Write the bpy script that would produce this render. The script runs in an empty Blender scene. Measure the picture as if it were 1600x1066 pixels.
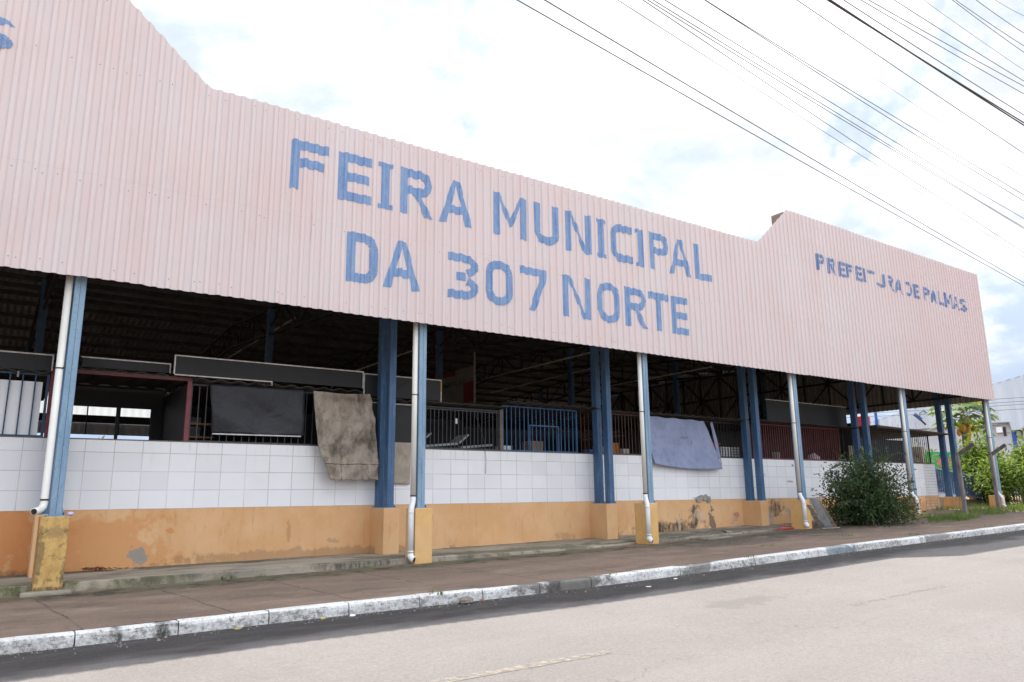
import bpy, math, random
from mathutils import Vector, Matrix, noise
SC = bpy.context.scene
COL = SC.collection
rad = math.radians
# ------------------------------------------------------------------ camera
cd = bpy.data.cameras.new("camera"); cam = bpy.data.objects.new("camera", cd); COL.objects.link(cam)
CR = Vector((0.8228530, -0.5681410, -0.0113455)); CU = Vector((-0.1070975, -0.1746579, 0.9787874)); CF = Vector((0.5580709, 0.8041831, 0.2045642))
CP = Vector((-0.72445, -12.77859, 1.37136))
cam.matrix_world = Matrix(((CR.x, CU.x, -CF.x, CP.x), (CR.y, CU.y, -CF.y, CP.y), (CR.z, CU.z, -CF.z, CP.z), (0, 0, 0, 1)))
cd.sensor_width = 36; cd.lens = 26.2278; cd.clip_start = 0.05; cd.clip_end = 3000
SC.camera = cam
SC.view_settings.view_transform = 'Standard'; SC.view_settings.look = 'None'
SC.view_settings.exposure = 1.34; SC.view_settings.gamma = 1.0
# ------------------------------------------------------------------ sky and sun
SUN = Vector((3.4, 4.95, 8.4)).normalized()
s_el = math.asin(SUN.z); s_az = math.atan2(SUN.x, SUN.y)
w = bpy.data.worlds.new("World"); SC.world = w; w.use_nodes = True
nt = w.node_tree; nt.nodes.clear()
def N(t, ty, **k):
    n = t.nodes.new(ty)
    for a, b in k.items():
        if hasattr(n, a): setattr(n, a, b)
        else: n.inputs[a.replace('_', ' ')].default_value = b
    return n
def lk(t, a, b): t.links.new(a, b)
def math_n(t, op, a, b=None, clamp=False):
    n = t.nodes.new('ShaderNodeMath'); n.operation = op; n.use_clamp = clamp
    for i, v in enumerate((a, b)):
        if v is None: continue
        if isinstance(v, (int, float)): n.inputs[i].default_value = v
        else: t.links.new(v, n.inputs[i])
    return n.outputs[0]
def vmath(t, op, a, b=None):
    n = t.nodes.new('ShaderNodeVectorMath'); n.operation = op
    for i, v in enumerate((a, b)):
        if v is None: continue
        if isinstance(v, (tuple, list, Vector)): n.inputs[i].default_value = v
        else: t.links.new(v, n.inputs[i])
    return n.outputs['Value'] if op in ('LENGTH', 'DOT_PRODUCT', 'DISTANCE') else n.outputs[0]
def maprange(t, v, a, b, c=0., d=1., smooth=True):
    n = t.nodes.new('ShaderNodeMapRange'); n.interpolation_type = 'SMOOTHSTEP' if smooth else 'LINEAR'
    t.links.new(v, n.inputs[0])
    for i, x in enumerate((a, b, c, d)): n.inputs[i + 1].default_value = x
    return n.outputs[0]
def mixc(t, f, a, b, blend='MIX'):
    n = t.nodes.new('ShaderNodeMix'); n.data_type = 'RGBA'; n.blend_type = blend
    for i, v in ((0, f), (6, a), (7, b)):
        if isinstance(v, (int, float)): n.inputs[i].default_value = v
        elif isinstance(v, (tuple, list)): n.inputs[i].default_value = (*v[:3], 1)
        else: t.links.new(v, n.inputs[i])
    return n.outputs[2]
def noise_n(t, vec, scale, detail=4., rough=.55, dist=0.):
    n = t.nodes.new('ShaderNodeTexNoise'); n.inputs['Scale'].default_value = scale
    n.inputs['Detail'].default_value = detail; n.inputs['Roughness'].default_value = rough; n.inputs['Distortion'].default_value = dist
    if vec is not None: t.links.new(vec, n.inputs['Vector'])
    return n.outputs[0]
sky = nt.nodes.new('ShaderNodeTexSky'); sky.sky_type = 'NISHITA'; sky.sun_disc = False
sky.sun_elevation = s_el; sky.sun_rotation = s_az; sky.air_density = 1.2; sky.dust_density = 1.5; sky.ozone_density = 1.2
gen = nt.nodes.new('ShaderNodeTexCoord').outputs['Generated']
# clouds: noise on a flattened cloud deck, so they thin out and crowd towards the horizon
sep = nt.nodes.new('ShaderNodeSeparateXYZ'); lk(nt, gen, sep.inputs[0])
zc = math_n(nt, 'ADD', math_n(nt, 'MAXIMUM', sep.outputs[2], 0.0), 0.22)
cmb = nt.nodes.new('ShaderNodeCombineXYZ')
lk(nt, math_n(nt, 'DIVIDE', sep.outputs[0], zc), cmb.inputs[0]); lk(nt, math_n(nt, 'DIVIDE', sep.outputs[1], zc), cmb.inputs[1])
cv = vmath(nt, 'ADD', cmb.outputs[0], (3.1, 1.7, 0.4))
n1 = noise_n(nt, cv, 1.9, 9, .56, .25)
cover = n1
# known breaks in the cloud deck (directions on the sky)
nzc = nt.nodes.new('ShaderNodeTexNoise'); nzc.inputs['Scale'].default_value = 9.; nzc.inputs['Detail'].default_value = 7; nzc.inputs['Roughness'].default_value = .65; lk(nt, gen, nzc.inputs['Vector'])
gen_w = vmath(nt, 'ADD', gen, vmath(nt, 'MULTIPLY', vmath(nt, 'SUBTRACT', nzc.outputs['Color'], (.5, .5, .5)), (.28, .28, .28)))
def px_dir(x, y):
    return (CF + CR * ((x - 800) / 1165.68) - CU * ((y - 533) / 1165.68)).normalized()
for (x, y, r_, amt) in ((1460, 40, .12, -.20), (1510, 70, .07, -.08), (1370, 180, .11, -.15), (1280, 165, .08, -.12), (1240, 60, .07, -.07), (690, 115, .08, -.10), (720, 20, .07, -.06), (330, 60, .20, .12), (560, 90, .16, .06), (640, 230, .16, .10),
                        (470, 60, .16, .12), (1130, 40, .16, .12), (860, 270, .14, .12), (1560, 500, .16, -.10), (1430, 290, .10, .12), (1560, 130, .08, .10), (1000, 130, .12, .06)):
    dist = vmath(nt, 'DISTANCE', gen_w, px_dir(x, y))
    cover = math_n(nt, 'ADD', cover, maprange(nt, dist, 0., r_, amt, 0.))
mask = maprange(nt, cover, .34, .57)
n2 = noise_n(nt, vmath(nt, 'ADD', cmb.outputs[0], (3.16, 1.62, .4)), 2.3, 8, .6, .2)
shade = maprange(nt, n2, .36, .66)
ccol = mixc(nt, shade, (3.7, 3.9, 4.25), (7.6, 7.5, 7.3))
# front-lit clouds opposite the sun, boosted out of view to fill the shaded walls
opp = vmath(nt, 'DOT_PRODUCT', gen, tuple(Vector((-SUN.x, -SUN.y, .25)).normalized()))
ccol = vmath(nt, 'MULTIPLY', ccol, mixc(nt, maprange(nt, opp, -.35, .55), (1, 1, 1), (1.86, 1.92, 2.02)))
blue = mixc(nt, .95, sky.outputs[0], (2.95, 3.45, 4.05))
skyc = mixc(nt, mask, blue, ccol)
horizon = maprange(nt, sep.outputs[2], .05, .25, .85, 0.)
skyc = mixc(nt, horizon, skyc, (2.0, 2.65, 3.75))
bg = nt.nodes.new('ShaderNodeBackground'); bg.inputs[1].default_value = 0.096
lk(nt, skyc, bg.inputs[0])
out = nt.nodes.new('ShaderNodeOutputWorld'); lk(nt, bg.outputs[0], out.inputs[0])
sl = bpy.data.lights.new("sun", 'SUN'); sl.energy = 3.5; sl.angle = rad(.55); sl.color = (1, .95, .88)
so = bpy.data.objects.new("sun", sl); COL.objects.link(so); so.rotation_euler = SUN.to_track_quat('Z', 'Y').to_euler(); so.location = (10, 10, 40)

# ------------------------------------------------------------------ helpers
R = random.Random(7)
def lerp(a, b, t): return a + (b - a) * t
def interp(x, xs, ys):
    if x <= xs[0]: return ys[0]
    for i in range(len(xs) - 1):
        if x <= xs[i + 1]: return lerp(ys[i], ys[i + 1], (x - xs[i]) / (xs[i + 1] - xs[i]))
    return ys[-1]
def zs(X): return interp(X, (-60, -10, 0, 6, 12, 18, 24, 30, 50, 90), (-.3, -.02, .10, .185, .27, .42, .575, .75, 1.05, 1.3))      # pavement at the pillars
def zk(X): return interp(X, (-60, -10, 0, 2, 5.7, 8.2, 13.5, 17.5, 22.6, 40, 90), (-.3, -.03, .075, .10, .125, .17, .31, .40, .51, .85, 1.25))  # top of kerb
def zpav(X, Y):
    t = min(max((Y + 3.5) / 3.5, 0), 1); return lerp(zk(X) - .004, zs(X), t)
def zr(X): return zk(X) - .14
class MB:
    def __init__(s): s.v = []; s.f = []
    def add(s, vs, fs):
        o = len(s.v); s.v += [tuple(p) for p in vs]; s.f += [tuple(i + o for i in f) for f in fs]; return s
    def box(s, x0, x1, y0, y1, z0, z1):
        return s.add([(x0, y0, z0), (x1, y0, z0), (x1, y1, z0), (x0, y1, z0), (x0, y0, z1), (x1, y0, z1), (x1, y1, z1), (x0, y1, z1)],
                     [(0, 3, 2, 1), (4, 5, 6, 7), (0, 1, 5, 4), (1, 2, 6, 5), (2, 3, 7, 6), (3, 0, 4, 7)])
    def bar(s, p, q, w, h=None, up=(0, 0, 1)):
        p = Vector(p); q = Vector(q); h = h or w; d = (q - p).normalized(); u = Vector(up)
        if abs(d.dot(u)) > .98: u = Vector((1, 0, 0))
        a = d.cross(u).normalized() * w / 2; b = a.cross(d).normalized() * h / 2
        c = [p - a - b, p + a - b, p + a + b, p - a + b]; e = [x + (q - p) for x in c]
        return s.add(c + e, [(3, 2, 1, 0), (4, 5, 6, 7), (0, 1, 5, 4), (1, 2, 6, 5), (2, 3, 7, 6), (3, 0, 4, 7)])
    def tube(s, pts, r, n=10, cap=True, rads=None):
        pts = [Vector(p) for p in pts]; vs = []; fs = []; prev = None
        for i, p in enumerate(pts):
            d = (pts[min(i + 1, len(pts) - 1)] - pts[max(i - 1, 0)]).normalized()
            if prev is None:
                u = Vector((0, 0, 1)) if abs(d.z) < .9 else Vector((1, 0, 0)); a = d.cross(u).normalized()
            else: a = (prev - d * prev.dot(d)).normalized()
            prev = a; b = d.cross(a); rr = rads[i] if rads else r
            for k in range(n): t = 2 * math.pi * k / n; vs.append(p + a * (math.cos(t) * rr) + b * (math.sin(t) * rr))
        for i in range(len(pts) - 1):
            for k in range(n): fs.append((i * n + k, i * n + (k + 1) % n, (i + 1) * n + (k + 1) % n, (i + 1) * n + k))
        if cap: fs.append(tuple(range(n - 1, -1, -1))); fs.append(tuple((len(pts) - 1) * n + k for k in range(n)))
        return s.add(vs, fs)
    def grid(s, fn, nu, nv):
        vs = [fn(i / nu, j / nv) for j in range(nv + 1) for i in range(nu + 1)]
        fs = [(j * (nu + 1) + i, j * (nu + 1) + i + 1, (j + 1) * (nu + 1) + i + 1, (j + 1) * (nu + 1) + i) for j in range(nv) for i in range(nu)]
        return s.add(vs, fs)
    def prism(s, poly, a0, a1, axis='y'):
        def P(p, a): return {'y': (p[0], a, p[1]), 'x': (a, p[0], p[1]), 'z': (p[0], p[1], a)}[axis]
        n = len(poly); return s.add([P(p, a0) for p in poly] + [P(p, a1) for p in poly], [tuple(range(n - 1, -1, -1)), tuple(range(n, 2 * n))] + [(i, (i + 1) % n, n + (i + 1) % n, n + i) for i in range(n)])
    def build(s, name, mat, parent=None, smooth=False, bevel=0., mods=()):
        off = Vector((0, 0, 0)); p = parent
        while p is not None: off += p.location; p = p.parent
        me = bpy.data.meshes.new(name); me.from_pydata([tuple(Vector(v) - off) for v in s.v], [], s.f); me.update()
        if mat: me.materials.append(mat)
        if smooth:
            for pl in me.polygons: pl.use_smooth = True
        o = bpy.data.objects.new(name, me); COL.objects.link(o)
        if parent: o.parent = parent
        if bevel:
            m = o.modifiers.new('b', 'BEVEL'); m.width = bevel; m.segments = 2; m.limit_method = 'ANGLE'; m.angle_limit = rad(40)
        return o
def tag(o, label=None, cat=None, group=None, kind=None):
    for k, v in (('label', label), ('category', cat), ('group', group), ('kind', kind)):
        if v: o[k] = v
    return o
def empty(name, loc, label, cat, group=None):
    o = bpy.data.objects.new(name, None); COL.objects.link(o); o.location = loc; o.empty_display_size = .2
    return tag(o, label, cat, group)

# ------------------------------------------------------------------ materials
def mat(name, c1, c2=None, scale=3., rough=.75, bump=0., bscale=40., stretch=(1, 1, 1), c3=None, s3=12., amt3=.5, metal=0., spec=.4, blobs=(), lohi=(.38, .64), speck=None, extra=None, lohi3=(.5, .68), bstretch=None, bdist=.02):
    m = bpy.data.materials.new(name); m.use_nodes = True; t = m.node_tree; b = t.nodes['Principled BSDF']
    pos = t.nodes.new('ShaderNodeNewGeometry').outputs['Position']
    col = None
    if c2:
        v = vmath(t, 'MULTIPLY', pos, stretch)
        col = mixc(t, maprange(t, noise_n(t, v, scale, 6, .6), *lohi), c1, c2)
    else:
        col = mixc(t, 0., c1, c1)
    if c3:
        v = vmath(t, 'MULTIPLY', pos, stretch)
        col = mixc(t, math_n(t, 'MULTIPLY', maprange(t, noise_n(t, v, s3, 5, .65, .3), *lohi3), amt3), col, c3)
    if extra: col = extra(t, pos, col)
    for (bx, by, bz, rx, ry, rz, bc, ba, ns) in blobs:
        d = vmath(t, 'LENGTH', vmath(t, 'DIVIDE', vmath(t, 'SUBTRACT', pos, (bx, by, bz)), (rx, ry, rz)))
        d = math_n(t, 'ADD', d, maprange(t, noise_n(t, pos, ns, 6, .65), .25, .75, -.75, .75, False))
        lo_, hi_ = (.35, 1.15) if sum(bc) < .25 else (.6, .9)
        mk = maprange(t, d, lo_, hi_, ba, 0.)
        if sum(bc) < .25: mk = math_n(t, 'MULTIPLY', mk, maprange(t, noise_n(t, vmath(t, 'MULTIPLY', pos, (1, 1, .35)), 13., 5, .75), .32, .62, .25, 1.))
        col = mixc(t, mk, col, bc)
    if speck:
        col = mixc(t, math_n(t, 'MULTIPLY', maprange(t, noise_n(t, pos, speck[1], 2, .7), .56, .72), speck[2]), col, speck[0])
    lk(t, col, b.inputs['Base Color']); b.inputs['Roughness'].default_value = rough; b.inputs['Metallic'].default_value = metal
    b.inputs['Specular IOR Level'].default_value = spec
    if bump:
        bn = t.nodes.new('ShaderNodeBump'); bn.inputs['Strength'].default_value = bump; bn.inputs['Distance'].default_value = bdist
        bv = vmath(t, 'MULTIPLY', pos, bstretch) if bstretch else pos
        lk(t, noise_n(t, bv, bscale, 5, .6, .6 if bstretch else 0.), bn.inputs['Height']); lk(t, bn.outputs[0], b.inputs['Normal'])
    return m
DARKMOLD = (.035, .035, .03); MOSS = (.075, .085, .025); PEEL = (.30, .28, .25)
def tile_fn(sx, sz, x0, z0, gap, gcol, warp=0.):
    def fn(t, pos, col):
        s = t.nodes.new('ShaderNodeSeparateXYZ'); lk(t, pos, s.inputs[0]); g = None
        for ax, sc, o in ((0, sx, x0), (2, sz, z0)):
            u = math_n(t, 'DIVIDE', math_n(t, 'SUBTRACT', s.outputs[ax], o), sc)
            fr = math_n(t, 'FRACT', u); e = math_n(t, 'MINIMUM', fr, math_n(t, 'SUBTRACT', 1., fr))
            k = maprange(t, e, gap / sc * .5, gap / sc * 1.1, 1., 0.); g = k if g is None else math_n(t, 'MAXIMUM', g, k)
        # each tile a slightly different white
        wn = t.nodes.new('ShaderNodeTexWhiteNoise'); wn.noise_dimensions = '3D'
        fl = vmath(t, 'FLOOR', vmath(t, 'DIVIDE', vmath(t, 'SUBTRACT', pos, (x0, 0, z0)), (sx, 1000., sz))); lk(t, fl, wn.inputs[0])
        col = mixc(t, math_n(t, 'MULTIPLY', math_n(t, 'POWER', wn.outputs[0], 3.), .4), col, (.64, .64, .655))
        # drips running down from the sill
        dr = noise_n(t, vmath(t, 'MULTIPLY', pos, (9., 1., .7)), 1.6, 5, .7)
        dz = maprange(t, s.outputs[2], 1.7, 2.45, 0.03, 1.)
        col = mixc(t, math_n(t, 'MULTIPLY', math_n(t, 'MULTIPLY', maprange(t, dr, .56, .75), dz), .5), col, (.45, .40, .30))
        gn = maprange(t, noise_n(t, pos, 1.3, 3), .3, .7, .35, .95)
        return mixc(t, math_n(t, 'MULTIPLY', g, gn), col, gcol)
    return fn
M = {}
def fascia_extra(t, pos, col):
    v = vmath(t, 'MULTIPLY', pos, (1., .0, .12))
    col = mixc(t, maprange(t, noise_n(t, v, 7., 6, .7), .38, .7, 0., .75), col, (.585, .56, .575))
    col = mixc(t, maprange(t, noise_n(t, vmath(t, 'MULTIPLY', pos, (1, 0, .5)), .8, 4, .6), .45, .72, 0., .5), col, (.62, .475, .455))
    v = vmath(t, 'MULTIPLY', pos, (1., 0., .05))
    col = mixc(t, maprange(t, noise_n(t, v, 24., 3, .6), .55, .8, 0., .35), col, (.52, .40, .40))
    s = t.nodes.new('ShaderNodeSeparateXYZ'); lk(t, pos, s.inputs[0])
    sh = math_n(t, 'DIVIDE', s.outputs[0], .9775); wn = t.nodes.new('ShaderNodeTexWhiteNoise'); wn.noise_dimensions = '1D'; lk(t, math_n(t, 'FLOOR', sh), wn.inputs['W'])
    col = mixc(t, math_n(t, 'MULTIPLY', wn.outputs[0], .35), col, (.60, .485, .48))
    lap = maprange(t, math_n(t, 'FRACT', sh), .0, .012, .35, 0.); col = mixc(t, lap, col, (.36, .30, .31))
    hl = maprange(t, math_n(t, 'ABSOLUTE', math_n(t, 'SUBTRACT', s.outputs[2], math_n(t, 'ADD', 6.36, math_n(t, 'MULTIPLY', wn.outputs[0], .03)))), .0, .014, .16, 0.); col = mixc(t, hl, col, (.38, .31, .31))
    rz = math_n(t, 'MULTIPLY', maprange(t, noise_n(t, vmath(t, 'MULTIPLY', pos, (1, 0, .05)), 15., 2, .5), .63, .73), maprange(t, noise_n(t, vmath(t, 'MULTIPLY', pos, (.6, 0, 1.)), 1.1, 4, .6), .45, .68, 0., .42))
    col = mixc(t, rz, col, (.42, .27, .22))
    col = mixc(t, math_n(t, 'MULTIPLY', maprange(t, s.outputs[0], 18., 30.), .4), col, (.58, .43, .42))
    return col
M['pink'] = mat('faded_pink_sheet', (.65, .545, .54), (.625, .56, .565), 2.2, .55, .03, 60, (1, 0, .3), spec=.35, extra=fascia_extra)
def brush(t, pos, col):
    v = vmath(t, 'MULTIPLY', pos, (1., 0., .18))
    return mixc(t, maprange(t, noise_n(t, v, 22., 5, .7), .42, .72, 0., .6), col, (.27, .39, .58))
M['letter'] = mat('blue_lettering_paint', (.13, .235, .44), (.165, .275, .48), 3., .6, stretch=(1, 0, .4), extra=brush, speck=((.72, .62, .63), 60., .35))
M['letter_worn'] = mat('worn_blue_lettering', (.09, .15, .33), (.15, .22, .40), 6., .6, stretch=(1, 0, .5), extra=brush)
M['screw'] = mat('rusty_screw', (.22, .12, .09), rough=.7)
M['inner'] = mat('unpainted_sheet_back', (.34, .32, .30), (.25, .24, .22), 4., .6, stretch=(1, 1, .2))
M['roofsheet'] = mat('dark_roof_sheet', (.24, .245, .26), (.17, .175, .185), 1.5, .7)
M['steel'] = mat('dark_truss_steel', (.018, .018, .021), (.026, .024, .024), 4, .7)
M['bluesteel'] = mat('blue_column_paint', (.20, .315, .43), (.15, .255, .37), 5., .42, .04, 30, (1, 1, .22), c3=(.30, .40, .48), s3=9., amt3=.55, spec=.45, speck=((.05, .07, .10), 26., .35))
M['bluerear'] = mat('shaded_blue_column_paint', (.06, .135, .265), (.048, .11, .22), 5., .45, .04, 30, (1, 1, .22), c3=(.12, .22, .36), s3=9., amt3=.5, speck=((.03, .05, .08), 26., .35))  # column blue with the rear columns' shade put into the colour
M['seam'] = mat('column_seam', (.035, .06, .10))
M['pipe'] = mat('white_plastic_pipe', (.74, .73, .69), (.66, .64, .59), 3., .4, stretch=(1, 1, .3))
M['pipelow'] = mat('white_plastic_pipe_new', (.78, .79, .80), (.68, .68, .68), 3., .35)
M['band'] = mat('rusty_pipe_band', (.05, .04, .035), rough=.6)
M['hole'] = mat('dark_pipe_bore', (.02, .02, .02))
OCH = (.67, .375, .175); OCH2 = (.72, .44, .225)
def scuffs(t, pos, col):
    v = vmath(t, 'MULTIPLY', pos, (1., 1., .25))
    col = mixc(t, maprange(t, noise_n(t, v, 5., 5, .7), .57, .78, 0., .35), col, (.42, .22, .10))
    col = mixc(t, maprange(t, noise_n(t, pos, 18., 4, .7), .64, .72, 0., .5), col, (.34, .24, .15))
    col = mixc(t, maprange(t, noise_n(t, vmath(t, 'MULTIPLY', pos, (.6, 1., 1.)), .9, 4, .6), .42, .66, 0., .4), col, (.70, .47, .27))
    col = mixc(t, maprange(t, noise_n(t, vmath(t, 'MULTIPLY', pos, (1., 1., .16)), 11., 5, .7), .55, .74, 0., .4), col, (.40, .22, .10))
    return col
M['ochre'] = mat('ochre_wall_paint', OCH, OCH2, 1.4, .85, .12, 45, extra=scuffs, blobs=(
    (-.7, 2, .7, 1.3, .5, .9, (.58, .24, .085), .85, 2.), (1.0, 2, .6, 1.5, .5, .7, (.62, .29, .11), .7, 2.), (4.6, 2, .3, 3.5, .4, .16, (.32, .19, .10), .5, 4.),
    (1.55, 2, .47, .22, .3, .14, PEEL, .95, 7.), (1.6, 2, .36, .16, .3, .1, PEEL, .8, 7.), (2.05, 2, .85, .1, .3, .07, (.6, .2, .05), .6, 5.),
    (-.9, 2, .25, 1.2, .4, .1, DARKMOLD, .7, 5.), (4.2, 2, .75, .05, .3, .3, (.4, .22, .07), .5, 8.), (5.1, 2, .55, .16, .3, .06, (.4, .27, .17), .6, 9.),
    (11.1, 2, .40, .4, .4, .14, (.4, .25, .13), .5, 5.), (12.4, 2, .45, .35, .4, .28, (.13, .12, .06), .85, 5.),
    (14.8, 2, .50, 1.5, .4, .2, DARKMOLD, .9, 5.), (14.2, 2, .46, .5, .4, .26, DARKMOLD, .85, 6.), (15.75, 2, .7, .22, .4, .55, (.06, .055, .05), .95, 5.), (16.45, 2, .6, .16, .4, .5, (.16, .12, .10), .85, 5.), (15.1, 2, .5, .06, .4, .5, (.42, .38, .33), .7, 8.), (15.9, 2, .8, .3, .4, .2, (.55, .44, .33), .5, 6.),
    (17.4, 1.6, .62, .3, 1., .12, (.5, .32, .25), .8, 6.), (17.5, 1.8, .78, .16, .8, .1, (.36, .1, .12), .6, 7.),
    (18.85, 2, .72, .55, .4, .28, (.40, .38, .35), .95, 4.), (19.4, 2, .95, .45, .4, .3, (.045, .045, .04), .9, 4.), (20.6, 2, .72, .9, .4, .25, (.36, .33, .29), .9, 4.), (18.6, 2, 1.1, .7, .4, .1, (.6, .25, .08), .7, 5.),
    (24, 2, .8, 3., .4, .22, (.2, .13, .08), .6, 4.), (28.5, 2, .85, 1.4, .4, .3, (.52, .27, .13), .7, 5.), (29.6, 1.6, .9, .16, .9, .5, (.05, .045, .04), .9, 6.)))
def mossy(z0):
    return dict(extra=scuffs)
M['pillar_old'] = mat('weathered_yellow_pillar', (.60, .39, .14), (.48, .29, .10), 6., .9, .25, 40, c3=(.16, .11, .06), s3=9., amt3=.75, blobs=((-.06, .25, .7, .028, .6, 1.2, (.50, .24, .085), .9, 3.), (.12, 0, .95, .2, .3, .09, (.30, .20, .09), .6, 9.), (-.02, 0, .62, .06, .3, .5, (.12, .09, .05), .6, 10.), (.3, 0, .3, .04, .3, .25, (.06, .05, .04), .8, 12.), (.1, 0, .17, .25, .3, .04, (.05, .05, .04), .9, 9.)))
M['pillar'] = mat('yellow_pillar_paint', (.70, .43, .165), (.65, .38, .14), 4., .85, .12, 50, extra=scuffs)
M['pillar_dirty'] = mat('stained_orange_pillar', (.66, .36, .14), (.52, .26, .10), 4., .85, .12, 50, c3=(.10, .07, .05), s3=3., amt3=.8, stretch=(2, 2, .5), extra=scuffs)
M['tile'] = mat('white_wall_tiles', (.84, .84, .86), (.79, .795, .81), .7, .25, spec=.5, extra=tile_fn(.452, .3255, .14, 1.237, .008, (.47, .44, .395)),
                blobs=((20.2, 2, 1.75, .18, .3, .04, (.35, .2, .2), .7, 14.), (20.4, 2, 2.25, .07, .3, .04, (.1, .18, .2), .9, 12.), (18.9, 2, 1.95, .14, .3, .1, (.5, .5, .55), .5, 20.), (16., 2, 1.28, .35, .3, .05, (.36, .33, .29), .7, 9.)))
M['mosaic'] = mat('small_white_mosaic', (.70, .70, .72), (.62, .62, .63), 1.2, .3, extra=tile_fn(.105, .105, 0, 1.237, .014, (.33, .31, .29)))
M['brickmosaic'] = mat('ochre_mosaic_base', (.60, .34, .17), (.50, .26, .12), 2., .7, extra=tile_fn(.105, .105, 0, .737, .012, (.30, .2, .13)))
M['sill'] = mat('granite_sill', (.16, .13, .11), (.09, .08, .07), 30., .5)
M['concrete'] = mat('old_concrete', (.37, .32, .25), (.27, .235, .185), 1.2, .9, .25, 30, c3=(.10, .095, .08), s3=2.4, amt3=.75, stretch=(.5, 1.3, 1), speck=((.42, .38, .32), 35., .3),
    blobs=tuple((x, y, .2, a, b, 1.5, c, k, n) for x, y, a, b, c, k, n in (
        (-.6, .12, 1.6, .22, MOSS, .9, 3.), (1.2, .05, 1.4, .15, MOSS, .75, 4.), (4.8, .12, 1.1, .22, DARKMOLD, .85, 3.), (3.2, 1.7, 2.4, .3, DARKMOLD, .75, 3.), (6.6, .6, 1.6, .5, (.09, .085, .07), .7, 3.), (9., .5, 3.2, .5, (.12, .11, .06), .7, 2.), (13.5, .9, 2.6, .9, (.06, .058, .05), .8, 2.), (16.5, .9, 2.6, 1., (.05, .05, .045), .75, 2.), (0, 1.8, 2., .3, (.12, .10, .08), .8, 3.), (8.4, 1.9, 3., .14, DARKMOLD, .7, 4.))))
def pav_extra(t, pos, col):
    s = t.nodes.new('ShaderNodeSeparateXYZ'); lk(t, pos, s.inputs[0])
    wob = noise_n(t, pos, 1.1, 3)
    u = math_n(t, 'ADD', math_n(t, 'DIVIDE', math_n(t, 'ADD', s.outputs[0], math_n(t, 'MULTIPLY', s.outputs[1], .10)), 1.53), math_n(t, 'MULTIPLY', wob, .10))
    fr = math_n(t, 'FRACT', u); e = math_n(t, 'MINIMUM', fr, math_n(t, 'SUBTRACT', 1., fr))
    j = maprange(t, e, .004, .014, 1., 0.)
    j = math_n(t, 'MULTIPLY', j, maprange(t, noise_n(t, pos, .9, 3), .38, .55, .15, .9))
    col = mixc(t, j, col, (.045, .04, .035))
    col = mixc(t, maprange(t, noise_n(t, pos, 14., 5, .75), .45, .68, 0., .45), col, (.115, .082, .062))
    col = mixc(t, maprange(t, noise_n(t, pos, 31., 3, .7), .55, .72, 0., .5), col, (.30, .215, .16))
    col = mixc(t, maprange(t, noise_n(t, vmath(t, 'MULTIPLY', pos, (.5, 1.1, 1)), 1.7, 5, .7), .52, .72, 0., .55), col, (.30, .24, .20))
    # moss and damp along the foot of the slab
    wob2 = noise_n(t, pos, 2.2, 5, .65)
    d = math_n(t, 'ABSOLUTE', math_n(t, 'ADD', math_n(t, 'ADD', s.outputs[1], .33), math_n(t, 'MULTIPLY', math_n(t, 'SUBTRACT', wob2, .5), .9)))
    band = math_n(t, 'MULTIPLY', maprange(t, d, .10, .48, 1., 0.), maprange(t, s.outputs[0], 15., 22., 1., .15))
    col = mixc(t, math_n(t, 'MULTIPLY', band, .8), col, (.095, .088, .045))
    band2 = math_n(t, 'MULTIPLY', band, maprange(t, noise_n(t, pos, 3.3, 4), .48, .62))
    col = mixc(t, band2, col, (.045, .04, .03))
    return col
M['pavement'] = mat('brown_pavement', (.225, .158, .118), (.175, .124, .094), 1.1, .92, .3, 60, c3=(.10, .08, .068), s3=2., amt3=.7, stretch=(.45, 1.2, 1), speck=((.29, .20, .145), 50., .4), extra=pav_extra,
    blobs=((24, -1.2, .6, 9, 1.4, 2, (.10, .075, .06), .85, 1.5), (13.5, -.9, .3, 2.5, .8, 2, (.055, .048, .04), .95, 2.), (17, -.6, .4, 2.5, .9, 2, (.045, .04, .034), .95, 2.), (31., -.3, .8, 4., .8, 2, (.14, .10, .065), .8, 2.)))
def kerb_extra(t, pos, col):
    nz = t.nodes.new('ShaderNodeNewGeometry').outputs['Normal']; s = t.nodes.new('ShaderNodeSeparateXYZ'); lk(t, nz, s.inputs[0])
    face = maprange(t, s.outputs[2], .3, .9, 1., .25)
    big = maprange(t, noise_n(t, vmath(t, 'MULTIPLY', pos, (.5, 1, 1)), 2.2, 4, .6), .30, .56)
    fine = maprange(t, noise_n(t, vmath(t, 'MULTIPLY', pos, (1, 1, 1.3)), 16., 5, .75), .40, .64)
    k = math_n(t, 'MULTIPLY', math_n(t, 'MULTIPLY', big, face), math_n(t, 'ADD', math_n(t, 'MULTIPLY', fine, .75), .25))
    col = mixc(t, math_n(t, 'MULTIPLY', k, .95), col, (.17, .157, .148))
    return mixc(t, math_n(t, 'MULTIPLY', maprange(t, noise_n(t, pos, 42., 3, .7), .56, .68), .55), col, (.25, .23, .215))
M['kerb'] = mat('worn_white_kerb_paint', (.84, .83, .82), (.70, .69, .67), 1.6, .9, .35, 45, extra=kerb_extra, speck=((.14, .13, .12), 26., .8),
    blobs=((.55, -3.6, .02, .07, .4, .3, DARKMOLD, .9, 6.), (1.0, -3.6, .02, .13, .4, .3, (.03, .028, .024), .98, 6.), (6.6, -3.6, .05, .9, .4, .3, (.14, .13, .115), .9, 2.5), (6.3, -3.6, .05, .2, .4, .3, (.06, .055, .05), .9, 6.), (9.5, -3.6, .1, .5, .4, .3, (.17, .16, .15), .8, 5.), (13.6, -3.6, .2, .7, .4, .3, (.12, .17, .20), .7, 3.), (17.6, -3.6, .3, .8, .4, .3, (.2, .19, .18), .75, 3.)))
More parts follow.
